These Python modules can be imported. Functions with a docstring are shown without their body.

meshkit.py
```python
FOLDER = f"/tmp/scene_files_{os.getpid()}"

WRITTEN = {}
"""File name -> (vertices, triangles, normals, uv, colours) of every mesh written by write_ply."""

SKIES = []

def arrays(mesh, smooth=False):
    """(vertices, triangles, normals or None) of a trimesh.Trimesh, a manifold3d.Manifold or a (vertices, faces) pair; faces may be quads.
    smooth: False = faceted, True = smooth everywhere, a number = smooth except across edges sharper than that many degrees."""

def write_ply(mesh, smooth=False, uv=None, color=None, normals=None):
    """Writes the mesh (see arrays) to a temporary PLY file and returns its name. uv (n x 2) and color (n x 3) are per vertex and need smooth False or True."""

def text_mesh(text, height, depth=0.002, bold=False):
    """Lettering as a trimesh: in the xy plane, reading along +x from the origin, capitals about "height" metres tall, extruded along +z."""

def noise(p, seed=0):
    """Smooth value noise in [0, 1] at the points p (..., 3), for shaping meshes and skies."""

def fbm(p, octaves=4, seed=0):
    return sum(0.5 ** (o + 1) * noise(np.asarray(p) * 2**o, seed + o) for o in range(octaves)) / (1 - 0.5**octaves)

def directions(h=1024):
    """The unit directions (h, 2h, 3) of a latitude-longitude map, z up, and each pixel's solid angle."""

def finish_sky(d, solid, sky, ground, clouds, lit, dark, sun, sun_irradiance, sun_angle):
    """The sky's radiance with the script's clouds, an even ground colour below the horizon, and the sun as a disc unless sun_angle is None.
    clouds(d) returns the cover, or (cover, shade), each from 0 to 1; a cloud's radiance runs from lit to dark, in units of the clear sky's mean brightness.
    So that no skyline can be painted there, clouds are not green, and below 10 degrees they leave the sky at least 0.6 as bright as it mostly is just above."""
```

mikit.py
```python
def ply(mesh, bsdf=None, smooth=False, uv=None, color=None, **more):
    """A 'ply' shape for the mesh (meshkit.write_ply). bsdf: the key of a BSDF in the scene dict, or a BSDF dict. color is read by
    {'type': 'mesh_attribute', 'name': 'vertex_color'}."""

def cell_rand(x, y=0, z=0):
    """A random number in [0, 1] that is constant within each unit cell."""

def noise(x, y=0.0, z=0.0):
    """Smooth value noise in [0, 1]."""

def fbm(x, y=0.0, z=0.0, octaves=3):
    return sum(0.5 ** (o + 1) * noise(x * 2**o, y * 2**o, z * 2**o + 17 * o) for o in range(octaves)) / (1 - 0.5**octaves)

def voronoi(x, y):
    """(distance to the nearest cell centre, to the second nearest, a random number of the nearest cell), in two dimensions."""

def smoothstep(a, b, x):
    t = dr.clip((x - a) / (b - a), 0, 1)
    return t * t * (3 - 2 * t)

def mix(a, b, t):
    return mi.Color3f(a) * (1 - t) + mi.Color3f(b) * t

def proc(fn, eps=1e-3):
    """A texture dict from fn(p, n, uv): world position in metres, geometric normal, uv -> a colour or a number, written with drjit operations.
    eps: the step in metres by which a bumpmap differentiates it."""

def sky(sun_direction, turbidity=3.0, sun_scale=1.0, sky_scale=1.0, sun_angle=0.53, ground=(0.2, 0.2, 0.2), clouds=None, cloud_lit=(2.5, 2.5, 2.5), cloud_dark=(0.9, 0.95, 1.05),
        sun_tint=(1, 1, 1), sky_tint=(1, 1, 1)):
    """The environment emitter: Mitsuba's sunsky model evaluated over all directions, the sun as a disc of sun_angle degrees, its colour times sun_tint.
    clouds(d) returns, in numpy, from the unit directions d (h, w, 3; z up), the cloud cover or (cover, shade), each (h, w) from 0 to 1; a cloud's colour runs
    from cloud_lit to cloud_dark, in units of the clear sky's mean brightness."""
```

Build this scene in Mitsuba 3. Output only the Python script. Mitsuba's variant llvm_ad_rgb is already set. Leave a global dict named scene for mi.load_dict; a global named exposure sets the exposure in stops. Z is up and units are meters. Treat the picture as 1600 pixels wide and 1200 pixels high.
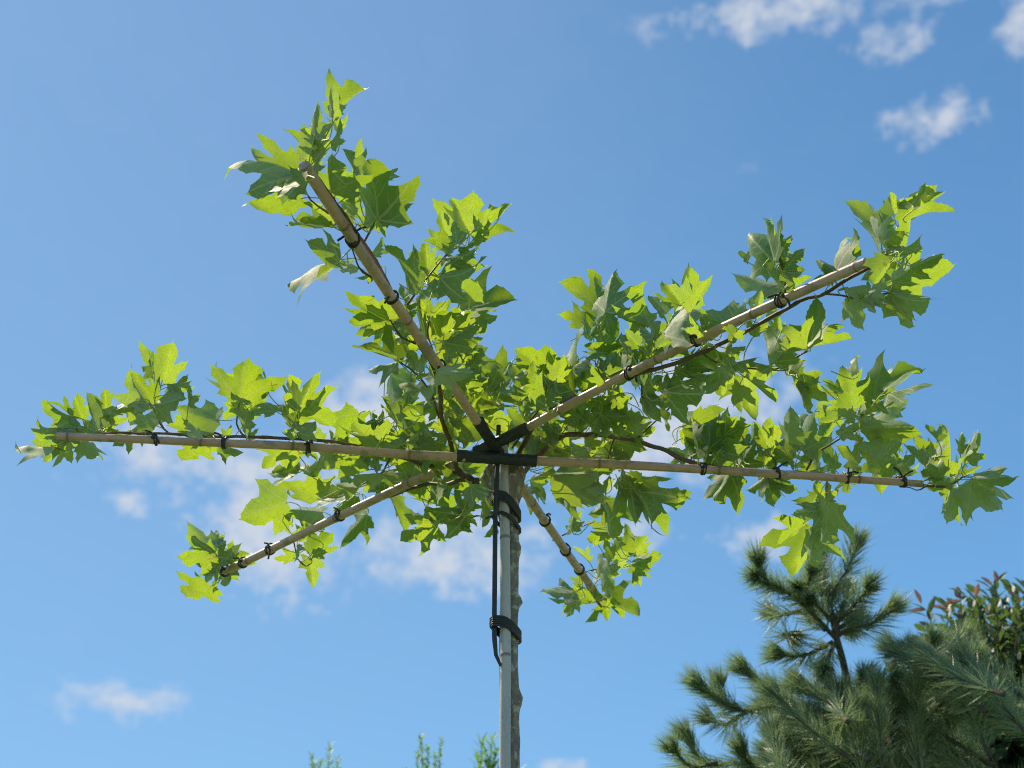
import math, random
import numpy as np, trimesh, drjit as dr, mitsuba as mi, mikit, meshkit
from scipy.spatial import Delaunay
import shapely
from shapely.geometry import Polygon

T = mi.ScalarTransform4f
scene, labels = {}, {}
random.seed(7)

# ------------------------------------------------------------------ camera, sky, exposure
EYE = np.array([0.0, 0.0, 1.55])
PITCH = math.radians(31.8)
scene['camera'] = {'type': 'thinlens', 'fov': 37.66, 'fov_axis': 'x', 'aperture_radius': 0.0042, 'focus_distance': 3.15,
                   'near_clip': 0.05, 'far_clip': 2000.0,
                   'to_world': T().look_at(origin=EYE.tolist(), target=(EYE + [0, math.cos(PITCH), math.sin(PITCH)]).tolist(), up=[0, 0, 1])}
SUN = (-0.4755, 0.3207, 0.819)
CLOUDS = [(16.25, 44.84, 5.25, 1.03, 0.86), (19.18, 43.08, 1.95, 0.73, 0.76), (12.09, 45.39, 2.2, 0.61, 0.6), (25.08, 42.39, 0.85, 0.98, 0.7), (20.24, 39.95, 1.61, 0.88, 0.86), (19.77, 41.12, 1.47, 0.39, 0.3), (-6.07, 30.32, 2.81, 1.47, 1.4), (-12.33, 28.26, 4.4, 1.47, 1.05), (-9.92, 25.86, 2.69, 2.44, 1.1), (-15.89, 26.44, 0.73, 0.54, 0.95), (-18.88, 26.94, 0.54, 0.29, 0.5), (-2.56, 25.69, 2.81, 1.83, 1.15), (5.6, 29.49, 3.42, 2.2, 1.1), (9.07, 30.99, 3.18, 1.95, 1.05), (10.29, 25.59, 1.71, 0.78, 0.95), (5.94, 26.13, 1.47, 0.85, 0.6), (-15.15, 19.31, 1.95, 0.68, 1.05), (-16.93, 19.02, 0.68, 0.49, 0.85), (2.23, 17.46, 0.83, 0.29, 1), (12.12, 39.36, 0.98, 0.39, 0.25), (0.55, 27.9, 2.2, 1.47, 0.6), (-4.4, 27.83, 2.93, 1.22, 0.7), (12.07, 28.33, 1.47, 0.98, 0.4)]

def clouds(d):
    """Small fair-weather cumulus: soft patches at given bearings (degrees right of +y) and heights, torn by noise, thin veils between."""
    az = np.degrees(np.arctan2(d[..., 0], d[..., 1]))
    el = np.degrees(np.arcsin(np.clip(d[..., 2], -1, 1)))
    q = np.stack([az * np.cos(np.radians(el)), el * 1.25, np.zeros_like(az)], -1)
    n1 = meshkit.fbm(q * 0.8 + 31.0, 6, 3)
    n2 = meshkit.fbm(q * 2.3 + 7.0, 5, 9)
    n3 = meshkit.fbm(q * 6.0 + 1.7, 3, 15)
    nz = 0.56 * n1 + 0.36 * n2 + 0.08 * n3
    body = np.zeros_like(az)
    for a, e, ra, re, s in CLOUDS:
        x = (az - a) * np.cos(np.radians(e)) / ra
        y = (el - e) / re
        body = np.maximum(body, s * np.exp(-0.8 * (x * x + y * y)))
    # the same weather all around, outside the part in view too
    far = np.clip((meshkit.fbm(q * 0.11 + 3.0, 5, 21) - 0.56) * 4.0, 0, 1) * (np.abs(az) > 27)
    t = np.clip((body * 1.05 + 2.5 * (nz - 0.5) * np.clip(body * 3, 0, 1) - 0.30) / 0.86, 0, 1)
    t2 = np.clip((far * (0.4 + 1.2 * nz) - 0.25) / 0.6, 0, 1)
    # thin high haze towards the sun's side of the sky
    veil = (0.08 + 0.34 / (1 + np.exp((az - 5.0) / 6.5))) * (0.97 + 0.06 * n1) + 0.02 * np.clip((n1 - 0.45) * 4, 0, 1)
    puff = np.maximum(t, t2) * 0.80
    cover = np.clip(1 - (1 - puff) * (1 - veil), 0, 1)
    # shade 1 is the blue-white of the thin haze, 0 the lit cumulus; their bases a little greyer
    shade = np.clip(1 - puff / np.maximum(cover, 1e-6) * np.clip(0.80 + 0.25 * np.maximum(t, t2) + 0.4 * (n2 - 0.5), 0, 1), 0, 1)
    return cover, shade

scene['sky_light'] = mikit.sky(SUN, turbidity=2.0, sun_scale=1.35, clouds=clouds, cloud_lit=(1.78, 1.86, 2.02), cloud_dark=(0.80, 1.22, 1.92),
                               sky_tint=(0.83, 1.22, 1.29), ground=(0.15, 0.16, 0.11))
exposure = 2.0

# ------------------------------------------------------------------ materials
def rgb(r, g, b):
    return {'type': 'rgb', 'value': [r, g, b]}

def prin(col, rough=0.6, spec=0.4, **k):
    return {'type': 'principled', 'base_color': col if isinstance(col, dict) else rgb(*col), 'roughness': rough, 'specular': spec, **k}

def two(b):
    return {'type': 'twosided', 'b': b}

def seg(x, y, ax, ay, bx, by):
    vx, vy = bx - ax, by - ay
    t = dr.clip(((x - ax) * vx + (y - ay) * vy) / (vx * vx + vy * vy), 0, 1)
    return dr.sqrt(dr.square(x - ax - t * vx) + dr.square(y - ay - t * vy)), t

def veins(uv):
    """0..1: the main and side veins of a plane leaf in its own flat coordinates (x across, y from stalk to tip)."""
    x, y = dr.abs(uv.x), uv.y
    out = mi.Float(0)
    for a in ((0, 0, 0, 0.95, 0.015), (0, 0.0, 0.60, 0.48, 0.014), (0, 0.0, 0.44, -0.03, 0.011),
              (0, 0.28, 0.20, 0.48, 0.005), (0, 0.44, 0.19, 0.64, 0.005), (0, 0.58, 0.13, 0.74, 0.004), (0, 0.72, 0.08, 0.84, 0.004),
              (0.20, 0.16, 0.20, 0.36, 0.004), (0.33, 0.264, 0.36, 0.45, 0.004), (0.27, 0.216, 0.47, 0.25, 0.004), (0.18, -0.012, 0.36, 0.10, 0.004)):
        d, t = seg(x, y, *a[:4])
        out = dr.maximum(out, 1 - mikit.smoothstep(a[4] * (1 - 0.55 * t), a[4] * (2.2 - 1.2 * t), d))
    return out

def leaf_top(p, n, uv):
    v = veins(uv)
    k = mikit.noise(p.x * 9, p.y * 9, p.z * 9)
    f = mikit.fbm(uv.x * 14, uv.y * 14, k * 3)
    c = mikit.mix((0.050, 0.125, 0.040), (0.085, 0.175, 0.050), 0.5 * k + 0.5 * f)
    return mikit.mix(c, (0.20, 0.28, 0.10), v * 0.7)

def leaf_under(p, n, uv):
    v = veins(uv)
    k = mikit.noise(p.x * 6, p.y * 6, p.z * 6)
    f = mikit.fbm(uv.x * 16, uv.y * 16, k * 3)
    c = mikit.mix((0.105, 0.185, 0.11), (0.38, 0.45, 0.37), mikit.smoothstep(0.35, 0.85, 0.7 * k + 0.3 * f))
    return mikit.mix(c, (0.50, 0.54, 0.36), v * 0.8)

def leaf_through(p, n, uv):
    v = veins(uv)
    k = mikit.noise(p.x * 8 + 5, p.y * 8, p.z * 8)
    f = mikit.fbm(uv.x * 11, uv.y * 11, k * 5)
    c = mikit.mix((0.235, 0.43, 0.010), (0.47, 0.62, 0.020), 0.55 * k + 0.45 * f)
    c = mikit.mix(c, (0.30, 0.16, 0.02), 0.7 * mikit.smoothstep(0.86, 0.93, mikit.noise(uv.x * 5 + k * 60, uv.y * 5, k * 40)))
    return mikit.mix(c, (0.36, 0.42, 0.08), v * 0.6)

def leaf_bump(p, n, uv):
    return -veins(uv) + 0.35 * mikit.fbm(uv.x * 22, uv.y * 22, p.x * 2)

scene['leaf_mat'] = {'type': 'blendbsdf', 'weight': 0.55,
    'a': {'type': 'principledthin', 'base_color': mikit.proc(leaf_through), 'diff_trans': 2.0, 'roughness': 0.6, 'eta': 1.2},
    'b': {'type': 'twosided',
          'front': prin(mikit.proc(leaf_top), 0.52, 0.34),
          'back': prin(mikit.proc(leaf_under), 0.62, 0.3)}}
scene['leaf_mat']['a'], scene['leaf_mat']['b'] = scene['leaf_mat']['a'], scene['leaf_mat']['b']
scene['stalk_mat'] = two(prin((0.36, 0.42, 0.10), 0.5, 0.4))
scene['shoot_mat'] = two(prin((0.34, 0.32, 0.10), 0.5, 0.4))

def twig_col(p, n, uv):
    f = mikit.fbm(p.x * 90, p.y * 90, p.z * 90)
    return mikit.mix((0.085, 0.060, 0.048), (0.17, 0.125, 0.095), f)
scene['twig_mat'] = prin(mikit.proc(twig_col), 0.6, 0.35)

def bark_col(p, n, uv):
    f = mikit.fbm(p.x * 110, p.y * 110, p.z * 45)
    g = mikit.smoothstep(0.56, 0.66, mikit.fbm(p.x * 120 + 9, p.y * 120, p.z * 70 + 4))
    c = mikit.mix((0.11, 0.093, 0.078), (0.30, 0.265, 0.225), f)
    return mikit.mix(c, (0.46, 0.44, 0.37), 0.7 * g)
scene['bark_mat'] = {'type': 'bumpmap', 'scale': 0.006, 'arbitrary': mikit.proc(lambda p, n, uv: mikit.fbm(p.x * 120, p.y * 120, p.z * 60)),
                     'bsdf': prin(mikit.proc(bark_col), 0.85, 0.2)}

def cane_col(p, n, uv):
    s = mikit.fbm(uv.x * 26, uv.y * 1.1, 3.0)
    s2 = mikit.fbm(uv.x * 60, uv.y * 3.1, 8.0)
    b = mikit.fbm(p.x * 14, p.y * 14, p.z * 14)
    c = mikit.mix((0.40, 0.24, 0.19), (0.61, 0.43, 0.355), 0.45 * s + 0.3 * s2 + 0.35 * b)
    c = mikit.mix(c, (0.25, 0.21, 0.17), 0.7 * mikit.smoothstep(0.52, 0.72, mikit.fbm(p.x * 33, p.y * 33, p.z * 33 + 7)))
    d = dr.abs(uv.y - dr.round(uv.y))
    return mikit.mix(c, (0.13, 0.09, 0.065), 0.55 * (1 - mikit.smoothstep(0.006, 0.018, d)) + 0.18 * (1 - mikit.smoothstep(0.02, 0.09, d)))
scene['cane_mat'] = prin(mikit.proc(cane_col), 0.45, 0.4)

def stake_col(p, n, uv):
    s = mikit.fbm(uv.x * 22, uv.y * 1.3, 5.0)
    b = mikit.fbm(p.x * 18, p.y * 18, p.z * 9)
    c = mikit.mix((0.32, 0.295, 0.285), (0.55, 0.515, 0.495), 0.5 * s + 0.5 * b)
    d = dr.abs(uv.y - dr.round(uv.y))
    return mikit.mix(c, (0.10, 0.085, 0.075), 0.7 * (1 - mikit.smoothstep(0.005, 0.02, d)))
scene['stake_mat'] = prin(mikit.proc(stake_col), 0.42, 0.45)
scene['rubber_mat'] = prin(mikit.proc(lambda p, n, uv: mikit.mix((0.016, 0.018, 0.024), (0.042, 0.046, 0.056), mikit.fbm(p.x * 110, p.y * 110, p.z * 110))), 0.5, 0.4)

# ------------------------------------------------------------------ mesh helpers
def smooth_path(pts, step):
    """Catmull-Rom through the points, about one point per step."""
    p = np.asarray(pts, float)
    if len(p) == 2:
        k = max(1, int(np.linalg.norm(p[1] - p[0]) / step))
        return p[0] + (p[1] - p[0]) * np.linspace(0, 1, k + 1)[:, None]
    e = np.vstack([2 * p[0] - p[1], p, 2 * p[-1] - p[-2]])
    out = []
    for i in range(len(p) - 1):
        a, b, c, d = e[i:i + 4]
        k = max(1, int(np.linalg.norm(c - b) / step))
        t = np.linspace(0, 1, k, endpoint=False)[:, None]
        out.append(0.5 * (2 * b + (c - a) * t + (2 * a - 5 * b + 4 * c - d) * t ** 2 + (3 * b - a - 3 * c + d) * t ** 3))
    out.append(p[-1:])
    return np.vstack(out)

def tube(path, radii, sides=10, caps=True, vcoord=None):
    """A swept tube: (vertices, faces, uv). radii: one number, or one per point."""
    p = np.asarray(path, float)
    n = len(p)
    r = np.broadcast_to(np.asarray(radii, float), (n,))
    t = np.gradient(p, axis=0)
    t /= np.linalg.norm(t, axis=1, keepdims=True) + 1e-12
    u = np.cross(t[0], [0.31, 0.17, 0.93] if abs(t[0][2]) < 0.9 else [1.0, 0.1, 0])
    u /= np.linalg.norm(u)
    frames = []
    for i in range(n):
        u = u - t[i] * (u @ t[i])
        u /= np.linalg.norm(u) + 1e-12
        frames.append(u.copy())
    u = np.array(frames)
    w = np.cross(t, u)
    ang = np.arange(sides) * 2 * np.pi / sides
    v = (p[:, None] + r[:, None, None] * (np.cos(ang)[None, :, None] * u[:, None] + np.sin(ang)[None, :, None] * w[:, None])).reshape(-1, 3)
    i, j = np.meshgrid(np.arange(n - 1), np.arange(sides), indexing='ij')
    a, b, c, d = i * sides + j, i * sides + (j + 1) % sides, (i + 1) * sides + (j + 1) % sides, (i + 1) * sides + j
    f = np.vstack([np.stack([a, b, c], -1).reshape(-1, 3), np.stack([a, c, d], -1).reshape(-1, 3)])
    vc = np.arange(n) if vcoord is None else np.asarray(vcoord)
    uv = np.stack([np.tile(np.abs(np.linspace(-1, 1, sides, endpoint=False)), n), np.repeat(vc, sides)], -1)
    if caps:
        base = len(v)
        v = np.vstack([v, p[:1], p[-1:]])
        uv = np.vstack([uv, [[0.5, vc[0]]], [[0.5, vc[-1]]]])
        jj = np.arange(sides)
        f = np.vstack([f, np.stack([np.full(sides, base), (jj + 1) % sides, jj], -1),
                       np.stack([np.full(sides, base + 1), (n - 1) * sides + jj, (n - 1) * sides + (jj + 1) % sides], -1)])
    return v, f, uv

def join(parts):
    vs, fs, us, k = [], [], [], 0
    for q in parts:
        vs.append(q[0]); fs.append(np.asarray(q[1]) + k); k += len(q[0])
        us.append(q[2] if len(q) > 2 else np.zeros((len(q[0]), 2)))
    return np.vstack(vs), np.vstack(fs), np.vstack(us)

def numbered(key):
    if key not in USED:
        USED.add(key)
        return key
    k = 1
    while f'{key}_{k:03d}' in USED:
        k += 1
    USED.add(f'{key}_{k:03d}')
    return f'{key}_{k:03d}'
USED = set()

def add(name, mesh, mat, parent=None, smooth=True):
    key = numbered((parent + '__' if parent else '') + name)
    scene[key] = mikit.ply((mesh[0], mesh[1]), mat, smooth=smooth, uv=mesh[2] if len(mesh) > 2 and smooth is True else None)
    return key

def thing(name, label, category, group=None, kind=None):
    key = numbered(name)
    labels[key] = {'label': label, 'category': category}
    if group:
        labels[key]['group'] = group
    return key

def capped(path, radii, sides=14, vcoord=None, bev=0.002):
    """tube with small chamfers at its two ends."""
    p = np.asarray(path, float)
    r = np.broadcast_to(np.asarray(radii, float), (len(p),)).copy()
    d0 = (p[1] - p[0]) / np.linalg.norm(p[1] - p[0]); d1 = (p[-1] - p[-2]) / np.linalg.norm(p[-1] - p[-2])
    p = np.vstack([p[0], p[0] + d0 * bev, p[1:-1], p[-1] - d1 * bev, p[-1]])
    r = np.concatenate([[r[0] - bev], r[:1], r[1:-1], r[-1:], [r[-1] - bev]])
    vc = None if vcoord is None else np.concatenate([vcoord[:1], vcoord[:1], vcoord[1:-1], vcoord[-1:], vcoord[-1:]])
    return tube(p, r, sides, True, vc)

# ------------------------------------------------------------------ data (metres, world)
CANES = {"L": [[-0.1021, 2.9952, 3.2149], [-1.0015, 2.866, 3.1896]], "UL": [[-0.0686, 2.8997, 3.2336], [-0.369, 2.0594, 3.2838]], "UR": [[0.0173, 2.9325, 3.2376], [0.6647, 2.2692, 3.2219]], "R": [[0.044, 3.0172, 3.217], [0.9717, 3.1512, 3.2269]], "LR": [[0.0184, 3.1763, 3.2369], [0.2491, 3.947, 3.2804]], "LL": [[-0.1315, 3.0775, 3.2401], [-0.7681, 3.6666, 3.235]]}
TIES = {"L": [0.768, 0.601, 0.4], "UL": [0.77, 0.562, 0.282], "UR": [0.361, 0.557, 0.792], "R": [0.434, 0.623, 0.806, 0.949], "LL": [0.466, 0.779, 0.911, 0.994], "LR": [0.283, 0.533, 0.716]}
BRANCHES = [
["branch", 7, 4, [[-0.097, 3.078, 3.198], [-0.126, 3.089, 3.228], [-0.131, 3.03, 3.229], [-0.141, 3.005, 3.251], [-0.159, 2.893, 3.259], [-0.155, 2.759, 3.246], [-0.169, 2.672, 3.254], [-0.209, 2.551, 3.263], [-0.251, 2.388, 3.281], [-0.276, 2.312, 3.287], [-0.311, 2.22, 3.292], [-0.344, 2.132, 3.297], [-0.364, 2.084, 3.299]]],
["branch", 8, 4, [[0.018, 3.144, 3.245], [0.047, 3.039, 3.222], [0.069, 3.028, 3.24], [0.109, 2.96, 3.242], [0.139, 2.95, 3.242], [0.196, 2.962, 3.251], [0.248, 2.993, 3.263], [0.288, 3.014, 3.268], [0.364, 3.058, 3.26], [0.407, 3.076, 3.246], [0.495, 3.095, 3.239], [0.626, 3.115, 3.238], [0.796, 3.14, 3.24], [0.93, 3.163, 3.235], [0.987, 3.174, 3.23], [1.034, 3.179, 3.233], [1.067, 3.168, 3.245]]],
["branch", 7, 4, [[0.0, 3.056, 3.232], [0.022, 2.999, 3.237], [0.05, 2.911, 3.245], [0.077, 2.873, 3.256], [0.113, 2.834, 3.258], [0.192, 2.758, 3.25], [0.251, 2.7, 3.246], [0.321, 2.643, 3.233], [0.389, 2.579, 3.226], [0.472, 2.496, 3.224], [0.562, 2.399, 3.226], [0.602, 2.364, 3.22], [0.64, 2.321, 3.223], [0.674, 2.284, 3.224], [0.695, 2.257, 3.229]]],
["branch", 6, 3, [[-0.082, 3.085, 3.186], [-0.116, 3.083, 3.207], [-0.166, 3.118, 3.247], [-0.221, 3.027, 3.216], [-0.277, 2.988, 3.213], [-0.327, 2.974, 3.22], [-0.377, 2.962, 3.229], [-0.417, 2.954, 3.23], [-0.533, 2.937, 3.228], [-0.645, 2.921, 3.223], [-0.768, 2.904, 3.219], [-0.894, 2.889, 3.211], [-0.99, 2.88, 3.199]]],
["branch", 6, 3, [[-0.077, 3.091, 3.2], [-0.117, 3.1, 3.208], [-0.167, 3.147, 3.221], [-0.215, 3.187, 3.241], [-0.313, 3.272, 3.25], [-0.434, 3.38, 3.252], [-0.561, 3.498, 3.249], [-0.675, 3.606, 3.246], [-0.774, 3.694, 3.248]]],
["branch", 6, 4, [[0.009, 3.156, 3.247], [0.034, 3.256, 3.247], [0.081, 3.404, 3.257], [0.135, 3.6, 3.265], [0.183, 3.75, 3.275], [0.226, 3.923, 3.28], [0.258, 4.019, 3.286]]],
["twig", 3, 1.6, [[-0.164, 2.904, 3.263], [-0.177, 2.771, 3.249], [-0.204, 2.698, 3.249], [-0.239, 2.653, 3.252]]],
["twig", 3, 1.6, [[-0.211, 2.485, 3.278], [-0.18, 2.459, 3.311], [-0.14, 2.458, 3.373], [-0.133, 2.461, 3.386]]],
["twig", 2.4, 1.6, [[-0.167, 2.506, 3.306], [-0.17, 2.551, 3.286], [-0.173, 2.587, 3.272], [-0.166, 2.628, 3.266]]],
["twig", 2.4, 1.4, [[-0.259, 2.374, 3.256], [-0.278, 2.349, 3.253], [-0.292, 2.321, 3.252], [-0.302, 2.269, 3.259]]],
["twig", 3, 1.8, [[-0.273, 2.317, 3.287], [-0.282, 2.291, 3.289], [-0.272, 2.277, 3.299], [-0.26, 2.258, 3.313]]],
["twig", 2.4, 1.4, [[-0.338, 2.188, 3.278], [-0.355, 2.164, 3.275], [-0.367, 2.145, 3.274], [-0.372, 2.127, 3.276]]],
["twig", 2.4, 1.4, [[-0.198, 2.588, 3.252], [-0.21, 2.575, 3.25], [-0.227, 2.556, 3.249], [-0.246, 2.5, 3.252]]],
["twig", 2.6, 1.3, [[0.389, 2.577, 3.222], [0.412, 2.582, 3.206], [0.443, 2.585, 3.196], [0.483, 2.587, 3.192], [0.526, 2.595, 3.194], [0.554, 2.581, 3.193], [0.573, 2.537, 3.187], [0.589, 2.512, 3.184]]],
["twig", 1.5, 1.2, [[0.526, 2.595, 3.194], [0.549, 2.606, 3.198], [0.572, 2.611, 3.202]]],
["twig", 2.4, 1.4, [[0.288, 3.011, 3.268], [0.316, 2.928, 3.258], [0.332, 2.856, 3.241], [0.346, 2.796, 3.227]]],
["twig", 2.4, 1.4, [[0.286, 2.666, 3.251], [0.3, 2.636, 3.266], [0.31, 2.613, 3.282], [0.315, 2.603, 3.289]]],
["twig", 3, 2, [[0.53, 2.41, 3.223], [0.532, 2.374, 3.253], [0.529, 2.361, 3.27], [0.523, 2.355, 3.285], [0.516, 2.346, 3.312]]],
["shoot", 3.4, 2, [[0.694, 2.253, 3.226], [0.7, 2.244, 3.232], [0.705, 2.239, 3.244], [0.713, 2.234, 3.255], [0.725, 2.231, 3.267]]],
["twig", 2.4, 1.4, [[0.601, 2.36, 3.217], [0.627, 2.348, 3.206], [0.662, 2.338, 3.19], [0.688, 2.32, 3.186], [0.71, 2.306, 3.182]]],
["twig", 3, 1.8, [[0.695, 3.121, 3.245], [0.718, 3.1, 3.278], [0.741, 3.092, 3.291], [0.763, 3.084, 3.302], [0.785, 3.074, 3.312], [0.833, 3.046, 3.329]]],
["twig", 1.5, 1.2, [[0.815, 3.016, 3.331], [0.823, 2.98, 3.331], [0.83, 2.939, 3.328]]],
["twig", 2.6, 1.4, [[0.129, 3.513, 3.266], [0.157, 3.499, 3.273], [0.18, 3.46, 3.267], [0.207, 3.386, 3.243]]],
["twig", 1.8, 1.2, [[0.981, 3.156, 3.221], [0.969, 3.159, 3.214], [0.959, 3.159, 3.212], [0.945, 3.154, 3.216], [0.931, 3.151, 3.217]]],
["twig", 1.4, 1.0, [[1.064, 3.16, 3.24], [1.074, 3.154, 3.246], [1.083, 3.152, 3.247], [1.099, 3.155, 3.239]]],
["twig", 2.6, 1.6, [[-0.758, 2.909, 3.223], [-0.767, 2.907, 3.224], [-0.777, 2.901, 3.231], [-0.789, 2.89, 3.249], [-0.8, 2.879, 3.268]]],
["twig", 2.6, 1.6, [[-0.597, 2.932, 3.228], [-0.606, 2.929, 3.232], [-0.614, 2.922, 3.243], [-0.619, 2.916, 3.253], [-0.618, 2.906, 3.276], [-0.613, 2.896, 3.3]]],
["twig", 2.4, 1.4, [[-0.477, 2.95, 3.231], [-0.484, 2.945, 3.24], [-0.489, 2.937, 3.255], [-0.485, 2.927, 3.279], [-0.484, 2.923, 3.287]]],
["twig", 2.2, 1.3, [[-0.563, 3.488, 3.248], [-0.56, 3.501, 3.234], [-0.557, 3.512, 3.22], [-0.554, 3.521, 3.206], [-0.526, 3.513, 3.179], [-0.511, 3.498, 3.181], [-0.511, 3.493, 3.189]]],
["twig", 2.0, 1.4, [[0.739, 3.117, 3.226], [0.741, 3.124, 3.214], [0.741, 3.135, 3.196], [0.739, 3.145, 3.181]]],
["shoot", 3, 2, [[-0.095, 3.063, 3.185], [-0.098, 3.086, 3.167], [-0.11, 3.114, 3.142], [-0.122, 3.13, 3.127], [-0.149, 3.147, 3.124]]],
["twig", 1.5, 1.1, [[-0.064, 3.154, 3.132], [-0.072, 3.137, 3.133], [-0.082, 3.13, 3.13], [-0.097, 3.131, 3.124]]],
["twig", 3, 1.6, [[0.086, 2.876, 3.266], [0.081, 2.865, 3.293], [0.075, 2.86, 3.324], [0.069, 2.858, 3.339]]],
["twig", 3, 1.8, [[0.0, 3.02, 3.249], [0.022, 2.969, 3.254], [0.043, 2.928, 3.272], [0.061, 2.904, 3.283]]],
["twig", 2.4, 1.4, [[-0.307, 2.991, 3.227], [-0.304, 2.984, 3.245], [-0.307, 2.973, 3.27], [-0.31, 2.965, 3.282]]],
["twig", 2.4, 1.4, [[-0.28, 3.024, 3.226], [-0.293, 3.062, 3.225], [-0.305, 3.124, 3.242], [-0.329, 3.167, 3.253], [-0.377, 3.264, 3.275]]],
["twig", 2.2, 1.3, [[0.184, 3.764, 3.274], [0.229, 3.783, 3.294], [0.264, 3.777, 3.303], [0.284, 3.759, 3.302]]],
["twig", 2.2, 1.3, [[0.194, 2.761, 3.252], [0.197, 2.753, 3.257], [0.191, 2.744, 3.276], [0.18, 2.74, 3.306]]],
["twig", 2.2, 1.3, [[0.236, 3.002, 3.266], [0.23, 3.043, 3.262], [0.223, 3.065, 3.24], [0.227, 3.077, 3.221]]],
["twig", 2.2, 1.3, [[0.413, 3.087, 3.249], [0.428, 3.08, 3.262], [0.45, 3.075, 3.271], [0.468, 3.073, 3.275]]],
["twig", 2.2, 1.3, [[0.62, 3.121, 3.245], [0.623, 3.11, 3.262], [0.612, 3.1, 3.273], [0.596, 3.092, 3.279]]],
["twig", 2.2, 1.3, [[0.276, 2.715, 3.233], [0.277, 2.73, 3.226], [0.278, 2.745, 3.223], [0.288, 2.781, 3.222]]]]


# ------------------------------------------------------------------ the ground under it all
def ground_col(p, n, uv):
    f = mikit.fbm(p.x * 1.3, p.y * 1.3, 0.0, 4)
    g = mikit.smoothstep(0.48, 0.56, mikit.fbm(p.x * 0.09 + 4, p.y * 0.09, 2.0))
    return mikit.mix(mikit.mix((0.20, 0.19, 0.16), (0.28, 0.265, 0.23), f), (0.07, 0.11, 0.035), g)
scene['ground_mat'] = prin(mikit.proc(ground_col), 0.95, 0.1)
g = np.linspace(-1, 1, 61)
g = np.sign(g) * np.abs(g) ** 2.5 * 420
gx, gy = np.meshgrid(g, g)
gz = 0.12 * (meshkit.fbm(np.stack([gx * 0.1, gy * 0.1, gx * 0], -1), 3) - 0.5) * np.clip(np.hypot(gx, gy - 3) / 8, 0, 1)
k = np.arange(60 * 61).reshape(60, 61)[:, :60].ravel()
scene['ground'] = mikit.ply((np.stack([gx, gy, gz], -1).reshape(-1, 3), np.vstack([np.stack([k, k + 1, k + 62], -1), np.stack([k, k + 62, k + 61], -1)])), 'ground_mat', smooth=True)
labels['ground'] = {'label': 'gravel and grass ground under the trees', 'category': 'ground', 'kind': 'structure'}

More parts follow.
